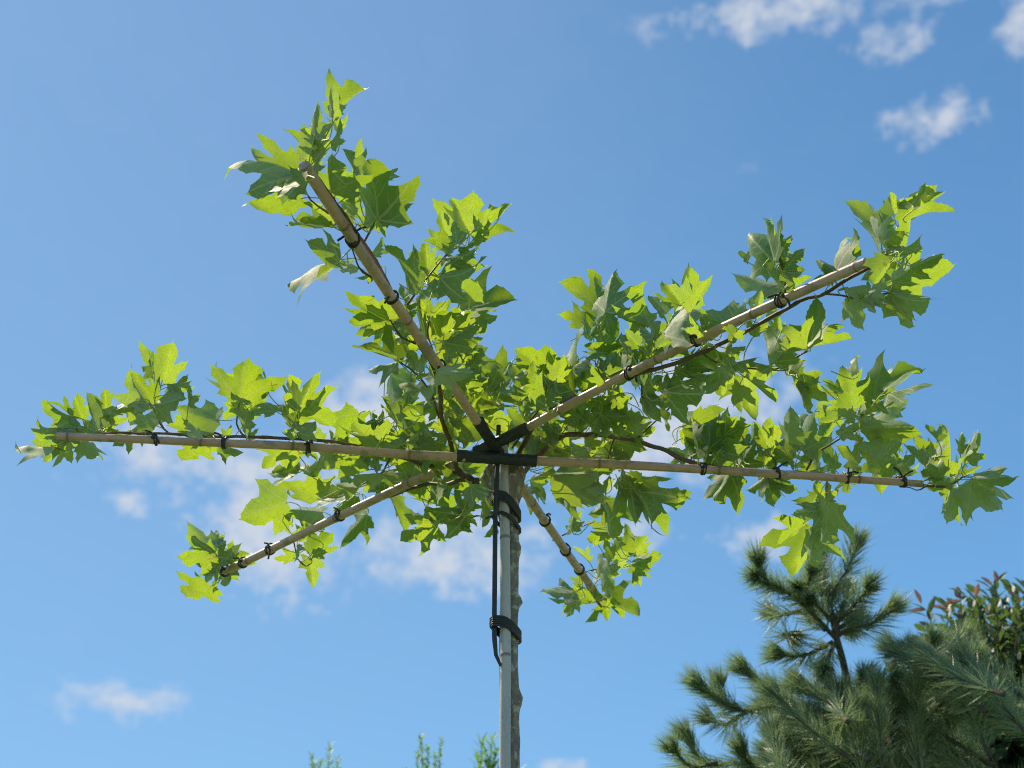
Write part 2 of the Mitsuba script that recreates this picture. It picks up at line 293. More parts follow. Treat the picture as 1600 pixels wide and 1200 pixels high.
# ------------------------------------------------------------------ bamboo: stake and canes
def bamboo(a, b, r0, r1, nodes, bow=0.0, seed=0):
    """A bamboo pole from a to b; nodes: spacing in metres. Returns tube data with v counting the nodes."""
    rg = np.random.default_rng(seed)
    a, b = np.asarray(a, float), np.asarray(b, float)
    L = np.linalg.norm(b - a)
    at, pos = [], rg.uniform(0.35, 0.8) * nodes
    while pos < L:
        at.append(pos); pos += nodes * rg.uniform(0.62, 1.2)
    at = np.array([-nodes * 0.3] + at + [L + nodes * 0.3])
    s = np.unique(np.concatenate([np.linspace(0, L, int(L / 0.03) + 2)] + [np.clip(q + np.array([-.012, -.006, -.003, 0, .003, .006, .012]), 0, L) for q in at[1:-1]]))
    s = s[np.concatenate([[True], np.diff(s) > 1e-4])]
    v = np.interp(s, at, np.arange(len(at)))
    near = np.min(np.abs(s[:, None] - at[None]), axis=1)
    r = r0 + (r1 - r0) * s / L
    r = r * (1 + 0.125 * np.exp(-(near / 0.0038) ** 2) - 0.025 * np.exp(-(near / 0.016) ** 2))
    side = np.cross(b - a, [0, 0, 1.0])
    side = side / np.linalg.norm(side) if np.linalg.norm(side) > 1e-6 else np.array([1.0, 0, 0])
    upv = np.cross(side, (b - a) / L)
    kink = np.cumsum(rg.normal(0, 0.0055, len(at)))
    kink -= np.linspace(kink[0], kink[-1], len(at))
    p = a + (b - a) * (s / L)[:, None] + upv * (bow * np.sin(np.pi * s / L) + 0.6 * np.interp(s, at, kink))[:, None] + side * (0.4 * np.interp(s, at, kink[::-1]))[:, None]
    return p, r, v

p, r, v = bamboo((-0.0125, 3.006, 0.0), (-0.0215, 3.006, 3.255), 0.0142, 0.0108, 0.33, seed=11)
STAKE = thing('bamboo_stake', 'upright grey bamboo stake strapped to the trunk in the middle of the picture', 'bamboo stake')
scene[STAKE] = mikit.ply(tube(p, r, 20, True, v)[:2], 'stake_mat', smooth=True, uv=tube(p, r, 20, True, v)[2])
USED.add(STAKE)

CANE_LABEL = {'L': 'bamboo cane running level to the left edge, furthest left of the cane arms',
              'UL': 'bamboo cane rising steeply to the upper left towards the camera',
              'UR': 'bamboo cane slanting to the upper right with a cut open end',
              'R': 'bamboo cane running nearly level to the right from the black sleeve',
              'LR': 'short bamboo cane dropping to the lower right behind the trunk',
              'LL': 'bamboo cane slanting down to the lower left from the hub'}
CANE_R = {'L': (0.0112, 0.0092), 'UL': (0.0108, 0.0112), 'UR': (0.0105, 0.0104), 'R': (0.0115, 0.0092), 'LR': (0.0118, 0.0105), 'LL': (0.0112, 0.0108)}
BOW = {'L': 0.004, 'UL': -0.004, 'UR': 0.004, 'R': 0.004, 'LR': 0.0, 'LL': 0.003}
CANES['L'][0] = [-0.0952, 2.972, 3.1990]
CANES['R'][0] = [0.0362, 2.976, 3.1915]
CANE_PATH = {}
for i, (k, (a, b)) in enumerate(CANES.items()):
    key = thing('bamboo_cane', CANE_LABEL[k], 'bamboo cane', 'bamboo canes radiating from the hub')
    p, r, v = bamboo(a, b, *[0.95 * q for q in CANE_R[k]], 0.30, BOW[k] * 1.6, seed=30 + i)
    CANE_PATH[k] = (p, r)
    q = tube(p, r, 18, False, v)
    # the open far end: a short way into the hollow
    d = (p[-1] - p[-2]) / np.linalg.norm(p[-1] - p[-2])
    rim = tube(np.array([p[-1], p[-1] + d * 0.0008, p[-1] - d * 0.0004, p[-1] - d * 0.03]), np.array([r[-1], r[-1] * 0.96, r[-1] * 0.74, r[-1] * 0.72]), 18, False, np.full(4, v[-1]))
    end = tube(np.array([p[-1] - d * 0.031, p[-1] - d * 0.03]), np.array([0.0005, r[-1] * 0.72]), 18, False, np.full(2, v[-1]))
    m = join([q, rim, (end[0], end[1][:, ::-1], end[2])])
    scene[key] = mikit.ply(m[:2], 'cane_mat', smooth=True, uv=m[2])

# ------------------------------------------------------------------ the black star connector
HUB = thing('star_connector', 'black rubber sleeves crossing on the pole top where the canes meet', 'connector')
def sleeve(a, b, r):
    a, b = np.array(a), np.array(b)
    s = np.linspace(0, 1, 15)
    pth = a + (b - a) * s[:, None]
    rad = r * (1 + 0.05 * np.exp(-((s - 0.0) / 0.06) ** 2) + 0.05 * np.exp(-((s - 1) / 0.06) ** 2) - 0.05 * np.exp(-((s - 0.5) / 0.2) ** 2))
    s = np.linspace(0, 1, 60)
    pth = a + (b - a) * s[:, None]
    rad = r * (1 + 0.05 * np.exp(-(s / 0.05) ** 2) + 0.05 * np.exp(-((s - 1) / 0.05) ** 2) - 0.05 * np.exp(-((s - 0.5) / 0.2) ** 2))
    v, f, uv = capped(pth, rad, 28, None, 0.0015)
    return v + (meshkit.fbm(v * 75, 3, 4)[:, None] - 0.5) * 0.0042 * np.array([0.3, 1, 1]) + (np.sin((v[:, :1] + v[:, 1:2] * .4) * 420 + v[:, 2:] * 160)) * 0.0005 * np.array([0, 1, 1]), f, uv
add('sleeve', sleeve((-0.1245, 2.9705, 3.2008), (0.0565, 2.9765, 3.1906), 0.0139), 'rubber_mat', HUB)
add('sleeve', sleeve((-0.0752, 2.8735, 3.2348), (-0.0300, 2.990, 3.2175), 0.0136), 'rubber_mat', HUB)
add('sleeve', sleeve((-0.0826, 2.984, 3.2170), (0.0335, 2.905, 3.2351), 0.0138), 'rubber_mat', HUB)
rod = smooth_path([(-0.0240, 3.0000, 2.712), (-0.0338, 2.9985, 2.735), (-0.0372, 2.9978, 2.768), (-0.0376, 2.992, 2.91), (-0.0360, 2.985, 3.116), (-0.0320, 2.984, 3.20), (-0.0310, 2.982, 3.265), (-0.0308, 2.981, 3.286)], 0.02)
add('rod', tube(rod, np.interp(np.arange(len(rod)), [0, 2, len(rod) - 1], [0.003, 0.0053, 0.0053]), 14), 'rubber_mat', HUB)
cap_z = np.array([3.246, 3.2465, 3.252, 3.258, 3.264, 3.2675, 3.2685])
cap = tube(np.stack([np.full(7, -0.0215), np.full(7, 3.005), cap_z], -1), np.array([0.0125, 0.0142, 0.0150, 0.0146, 0.0142, 0.0128, 0.002]), 22)
add('cap', cap, 'rubber_mat', HUB)

# ------------------------------------------------------------------ rubber ties
def loops(centre, axis, ra, rb, up, turns, pitch, rad, tilt=0.0, seed=0):
    rg = np.random.default_rng(seed)
    axis = np.asarray(axis, float) / np.linalg.norm(axis)
    e1 = np.asarray(up, float) - axis * (np.asarray(up, float) @ axis); e1 /= np.linalg.norm(e1)
    e2 = np.cross(axis, e1)
    t = np.linspace(0, 2 * np.pi * turns, int(26 * turns))
    off = (t / (2 * np.pi) - turns / 2) * pitch + 0.0012 * np.sin(t * 1.7 + seed)
    p = centre + ra * np.cos(t)[:, None] * e1 + rb * np.sin(t)[:, None] * e2 + (off + tilt * np.cos(t))[:, None] * axis
    return p

ORD = ['innermost', 'second from the hub', 'third from the hub', 'fourth from the hub']
WHERE = {'L': 'level left cane', 'UL': 'upper left cane', 'UR': 'upper right cane', 'R': 'level right cane', 'LL': 'lower left cane', 'LR': 'lower right cane'}
TAILS = {('UR', 2): [(-.030, 0, -.004), (.012, 0, -.026)], ('R', 3): [(-.018, 0, .026), (.026, 0, .016)], ('R', 2): [(.001, 0, .028), (.024, 0, .001)],
         ('R', 1): [(.026, 0, .016), (-.004, 0, -.012)], ('L', 0): [(-.020, 0, .016), (.014, 0, -.016)], ('L', 1): [(-.022, 0, .018), (.003, 0, -.020)],
         ('L', 2): [(.001, 0, -.028), (.014, 0, .001)], ('UL', 0): [(-.004, 0, -.024)], ('UL', 1): [(-.012, 0, -.024)], ('UL', 2): [(-.026, 0, -.016), (.026, 0, .016)],
         ('LR', 0): [(.014, .02, .012)], ('LR', 1): [(-.034, -.005, .012)], ('LR', 2): [(-.028, -.004, .006)], ('LL', 1): [(.0, 0, -.034), (-.014, 0, .012)],
         ('LL', 0): [(-.006, 0, -.02), (-.014, 0, .016)], ('LL', 2): [(-.022, 0, .008)], ('LL', 3): [(-.012, 0, -.016), (-.02, 0, .004)], ('UR', 0): [(.014, .02, -.02)], ('UR', 1): [(.03, 0, -.006)]}
TIES['L'] = TIES['L'][::-1] if TIES['L'][0] < TIES['L'][-1] else TIES['L']
for k, ts in TIES.items():
    order = sorted(range(len(ts)), key=lambda i: ts[i])
    for rank, i in enumerate(order):
        p, r = CANE_PATH[k]
        f = ts[i] * (len(p) - 1)
        s = np.concatenate([[0], np.cumsum(np.linalg.norm(np.diff(p, axis=0), axis=1))])
        pos = ts[i] * s[-1]
        c = np.array([np.interp(pos, s, p[:, q]) for q in range(3)])
        ax = p[-1] - p[0]
        rr = np.interp(pos, s, r)
        seed = hash_seed = 7 * rank + ord(k[0]) + len(k)
        cc = c + np.array([0, 0.004, 0.004])
        path = loops(cc, ax, rr + 0.0050, rr + 0.0028, (0, 0.5, 1), 1.9 + 0.35 * (seed % 3), 0.0043, 0.0022, 0.003 * (-1) ** rank, seed)
        parts = [tube(path, 0.0020, 8)]
        knot = c + np.array([0.0, -(rr + 0.004), 0.001])
        for q, tl in enumerate(TAILS.get((k, rank if k != 'L' else len(ts) - 1 - rank), [(-.02, 0, -.02)])):
            tl = np.array(tl, float)
            st = knot if k in ('UR', 'L', 'LL', 'UL') else c + np.array([0, -0.5 * (rr + .004), rr + 0.002])
            mid = st + tl * 0.5 + np.array([0.002, -0.002, 0.003])
            parts.append(tube(smooth_path([st, mid, st + tl], 0.006), 0.0023, 8))
        kb = trimesh.creation.icosphere(subdivisions=2, radius=0.0048)
        parts.append((np.array(kb.vertices) * [1.2, 0.8, 1.0] + knot, np.array(kb.faces)))
        key = thing('rubber_tie', f'black rubber tie on the {WHERE[k]}, {ORD[rank]}' + (', nearest the tip' if rank == len(ts) - 1 else ''), 'tie', 'black ties holding branches to the canes')
        m = join(parts)
        scene[key] = mikit.ply(m[:2], 'rubber_mat', smooth=True)

def strap(z, turns, pitch, drop, tail, label, seed):
    """A band wound around rod, stake and trunk, sloping down to the trunk behind."""
    outline = np.array([(-0.0455, 2.996), (-0.040, 2.986), (-0.018, 2.9895), (-0.0035, 2.997), (0.010, 3.018), (0.0185, 3.045), (0.010, 3.068), (-0.010, 3.072), (-0.030, 3.05), (-0.044, 3.010)])
    n = len(outline)
    pts = []
    for q in range(int(n * turns) + 1):
        x, y = outline[q % n]
        pts.append((x, y, z + pitch * (q / n - turns / 2) - drop * np.clip((x + 0.012) / 0.03, -0.2, 1.0)))
    m = [tube(smooth_path(pts, 0.006), 0.0027, 8)]
    if tail:
        a = np.array([-0.034, 2.984, z - 0.004])
        m.append(tube(smooth_path([a, a + 0.5 * np.array(tail) + [0, 0, 0.002], a + tail], 0.006), 0.0026, 8))
    key = thing('rubber_strap', label, 'strap', 'black straps binding stake and trunk')
    scene[key] = mikit.ply(join(m)[:2], 'rubber_mat', smooth=True)
strap(3.106, 5.0, 0.0050, 0.020, None, 'widest black strap round stake and trunk, just under the hub', 1)
strap(3.064, 2.0, 0.0048, 0.014, (-0.024, -0.006, -0.014), 'thin black strap with a loose end, in the middle of three on the pole', 2)
strap(2.806, 4.6, 0.0050, 0.012, None, 'lowest black strap binding the black rod to stake and trunk', 3)

# ------------------------------------------------------------------ plane tree: trunk, limbs, twigs
TREE = thing('plane_tree', 'young plane tree with lobed leaves trained flat on a bamboo frame overhead', 'tree')
tz = np.array([0.0, 0.3, 0.9, 1.6, 2.2, 2.515, 2.64, 2.80, 2.87, 2.99, 3.05, 3.085, 3.110, 3.135, 3.160, 3.190, 3.212, 3.230, 3.240])
tx = np.array([-.010, -.006, -.002, .0, -.003, -.0045, -.0055, -.0075, -.006, -.005, -.006, -.008, -.012, -.0155, -.018, -.018, -.018, -.018, -.018])
tr = np.array([.036, .030, .027, .025, .0225, .0212, .0205, .0200, .0200, .0200, .0205, .0225, .0270, .0360, .0430, .0470, .0420, .0300, .0080])
zz = np.linspace(0, 3.24, 300)
tp = np.stack([np.interp(zz, tz, tx), np.full(300, 3.043) + np.interp(zz, [3.05, 3.16], [0, 0.006]), zz], -1)
v, f, uv = tube(tp, np.interp(zz, tz, tr), 40)
dirn = v - np.vstack([np.repeat(tp, 40, axis=0), tp[:1], tp[-1:]])
dirn /= np.linalg.norm(dirn, axis=1, keepdims=True) + 1e-9
rough = (meshkit.fbm(v * [60, 60, 30], 4, 5) - 0.5) * np.interp(v[:, 2], [0, 3.05, 3.12], [0.0035, 0.0035, 0.030])
for kx, ky, kz, rad, amp in ((0.0156, 3.025, 3.000, 0.017, 0.010), (0.0167, 3.03, 2.874, 0.012, 0.013), (0.0149, 3.035, 2.652, 0.017, 0.009), (-0.012, 3.02, 1.9, .03, .012), (0.02, 3.04, 1.3, .03, .012)):
    d = np.linalg.norm((v - [kx, ky, kz]) * [0.8, 0.8, 1], axis=1)
    rough += amp * np.exp(-(d / rad) ** 2) * (0.55 + 0.9 * meshkit.fbm(v * 130, 3, 8))
v = v + dirn * rough[:, None]
add('trunk', (v, f, uv), 'bark_mat', TREE)

ATTACH = []
for bi, (kind, r0, r1, pts) in enumerate(BRANCHES):
    path = smooth_path(pts, 0.012)
    wob = (np.stack([meshkit.fbm(path * 22 + 3.1 * q + bi, 2, q) for q in range(3)], -1) - 0.5) * (0.008 if kind == 'branch' else 0.004)
    w = np.clip(np.minimum(np.arange(len(path)), len(path) - 1 - np.arange(len(path))) / 3.0, 0, 1)
    path = path + wob * w[:, None]
    n = len(path)
    rad = np.interp(np.arange(n), [0, n - 1], [r0, r1]) / 1000.0 * (0.8 if kind == 'branch' else 0.9)
    rg = np.random.default_rng(bi)
    for q in rg.choice(n, max(1, n // 7), replace=False):   # leaf-scar swellings
        rad = rad + 0.0009 * np.exp(-((np.arange(n) - q) / 0.7) ** 2)
    if kind == 'branch':
        rad[:4] += np.array([0.004, 0.003, 0.0018, 0.0008])
    add({'branch': 'branch', 'twig': 'twig', 'shoot': 'green_shoot'}[kind], tube(path, rad, 12 if kind == 'branch' else 9), {'branch': 'twig_mat', 'twig': 'twig_mat', 'shoot': 'shoot_mat'}[kind], TREE)
    ATTACH.append(path)
ATTACH = np.vstack(ATTACH)

# ------------------------------------------------------------------ plane leaves
def edge(p, q, teeth, rg, depth):
    """From p to q (q left out): concave runs between teeth that stand out from the chord and lean towards q."""
    p, q = np.array(p), np.array(q)
    d = q - p
    L = np.linalg.norm(d)
    nrm = np.array([d[1], -d[0]]) / (L + 1e-9)
    knots = [p]
    for i in range(teeth):
        t = (i + 1) / (teeth + 1) + rg.uniform(-.07, .07)
        knots.append(p + d * t + nrm * depth * L * rg.uniform(0.8, 1.3))
    knots.append(q)
    out = []
    for u, w in zip(knots[:-1], knots[1:]):
        c = np.linalg.norm(w - u)
        m = u + (w - u) * 0.55 - nrm * c * rg.uniform(0.15, 0.24)
        k = max(3, int(c / 0.045))
        t = np.linspace(0, 1, k, endpoint=False)[:, None]
        out.append((1 - t) ** 2 * u + 2 * t * (1 - t) * m + t ** 2 * w)
    return np.vstack(out)

def outline(seed):
    rg = np.random.default_rng(seed)
    j = lambda a, s=0.03: a + rg.uniform(-s, s)
    halves = []
    deep = rg.uniform(-0.03, 0.06)
    for side in (0, 1):
        base = (0.0, 0.0)
        b1 = (j(.14), j(-.05, .04))
        low = (j(.54, .06), j(.0, .08))
        s1 = (j(.445 - deep, .02), j(.16, .02))
        lob = (j(.74, .06), j(.58, .07))
        s2 = (j(.285 - deep, .03), j(.475 - deep * .5, .03))
        sh = (j(.325, .035), j(.645, .03))
        tip = (0.0, 1.0)
        h = [edge(base, b1, 0, rg, 0), edge(b1, low, rg.integers(0, 2), rg, .06), edge(low, s1, rg.integers(0, 2), rg, .08),
             edge(s1, lob, rg.integers(1, 3), rg, .13), edge(lob, s2, rg.integers(0, 2), rg, .05), edge(s2, sh, 0, rg, .05), edge(sh, tip, rg.integers(2, 4), rg, .05)]
        h = np.vstack(h)
        halves.append(h if side == 0 else h[::-1] * [-1, 1])
    pts = np.vstack([halves[0], [[rg.uniform(-.03, .03), 1.09]], halves[1][:-1]])
    pts[:, 0] += rg.uniform(-.12, .12) * pts[:, 1] ** 2 + rg.uniform(-.06, .06) * pts[:, 1]
    pts[:, 1] += rg.uniform(-.10, .10) * pts[:, 0]
    poly = Polygon(pts).buffer(0)
    if poly.geom_type != 'Polygon':
        poly = max(poly.geoms, key=lambda g: g.area)
    return poly

def template(seed):
    poly = outline(seed)
    ring = np.array(poly.exterior.coords)[:-1]
    x0, y0, x1, y1 = poly.bounds
    gx, gy = np.meshgrid(np.arange(x0, x1, 0.085), np.arange(y0, y1, 0.075))
    gx = gx + (np.arange(gx.shape[0]) % 2)[:, None] * 0.042
    inner = np.stack([gx.ravel(), gy.ravel()], -1)
    mid = np.stack([np.zeros(14), np.linspace(0.06, 0.9, 14)], -1)
    inner = np.vstack([inner[np.abs(inner[:, 0]) > 0.04], mid])
    inner = inner[shapely.contains_xy(poly.buffer(-0.03), inner[:, 0], inner[:, 1])]
    pts = np.vstack([ring, inner])
    tri = Delaunay(pts).simplices
    c = pts[tri].mean(1)
    tri = tri[shapely.contains_xy(poly, c[:, 0], c[:, 1])]
    a, b, d = pts[tri[:, 0]], pts[tri[:, 1]], pts[tri[:, 2]]
    ar = (b[:, 0] - a[:, 0]) * (d[:, 1] - a[:, 1]) - (b[:, 1] - a[:, 1]) * (d[:, 0] - a[:, 0])
    tri[ar < 0] = tri[ar < 0][:, ::-1]
    return pts, tri[np.abs(ar) > 1e-6]
TEMPLATES = [template(100 + q) for q in range(14)]

def leaf_mesh(i, B, a, n, L, wf, fold, cls):
    rg = np.random.default_rng(1000 + i)
    pts, tri = TEMPLATES[rg.integers(len(TEMPLATES))]
    uv = pts
    # every leaf its own proportions: lobes longer or shorter, one half wider, the tip aside
    th = np.arctan2(pts[:, 1] - 0.12, pts[:, 0])
    k = 1 + 0.08 * np.sin(2 * th + rg.uniform(0, 6.28)) + 0.06 * np.sin(3 * th + rg.uniform(0, 6.28)) + 0.03 * np.sin(5 * th + rg.uniform(0, 6.28))
    k = k / np.interp(np.pi / 2, np.sort(th), k[np.argsort(th)])
    pts = np.stack([pts[:, 0] * k * np.where(pts[:, 0] > 0, rg.uniform(.86, 1.1), rg.uniform(.86, 1.1)), 0.12 + (pts[:, 1] - 0.12) * k], -1)
    x, y = pts[:, 0] * wf, pts[:, 1].copy()
    z = np.zeros_like(x)
    # V-fold along the midrib, rounded at the rib
    fa = math.radians(max(fold, rg.uniform(8, 28)) * rg.uniform(0.85, 1.1))
    ax = np.abs(x)
    z += np.sqrt(ax ** 2 + 0.0008) * math.sin(fa) - 0.028 * math.sin(fa)
    x = x * math.cos(fa)
    # side lobes droop or lift
    z += rg.uniform(-0.32, 0.25) * np.clip(ax - 0.22, 0, 1) ** 1.5 * np.where(x > 0, rg.uniform(0.3, 1.3), rg.uniform(0.3, 1.3))
    # quilting between the veins and waves
    q3 = np.stack([pts[:, 0] * 3.1 + rg.uniform(0, 50), pts[:, 1] * 3.1, np.full(len(x), rg.uniform(0, 50))], -1)
    z += 0.13 * (meshkit.noise(q3) - 0.5) * np.clip(np.hypot(x, y - 0.1) * 2, 0.2, 1)
    # bend along the length
    c = rg.normal(0.0, 0.42) + (0.12 if cls != 'p' else -0.05)
    c = float(np.clip(c, -0.7, 0.8)) or 0.01
    yy = np.clip(y, -0.2, 1.05)
    ang = -c * yy
    R = -1.0 / c
    y2 = R * np.sin(ang) + z * -np.sin(ang) * 1.0
    z2 = R * (1 - np.cos(ang)) * 1.0 + z * np.cos(ang)
    sc = 1.0 / max(0.75, np.hypot(math.sin(c) / c, (1 - math.cos(c)) / c))
    y, z = y2 * sc, z2 * sc
    # curled tips of some lobes
    if rg.random() < 0.65:
        for _ in range(rg.integers(1, 3)):
            th = rg.choice([90, 35, 145, 60]) + rg.uniform(-12, 12)
            u = np.array([math.cos(math.radians(th)), math.sin(math.radians(th))])
            s = pts[:, 0] * u[0] + (pts[:, 1] - 0.12) * u[1]
            lim = rg.uniform(0.5, 0.62)
            e = np.clip(s - lim, 0, None) * (np.abs(-u[1] * pts[:, 0] + u[0] * (pts[:, 1] - 0.12)) < 0.30)
            kk = rg.uniform(1.6, 4.2)
            sgn = 1 if rg.random() < 0.7 else -1
            al = kk * e
            e_new = np.where(al > 1e-4, np.sin(np.minimum(al, 3)) / kk, e)
            z = z + sgn * np.where(al > 1e-4, (1 - np.cos(np.minimum(al, 3))) / kk, 0)
            x = x + u[0] * (e_new - e); y = y + u[1] * (e_new - e)
    s = np.cross(a, n)
    V = B + L * (x[:, None] * s + y[:, None] * a + z[:, None] * n)
    return V, tri, uv

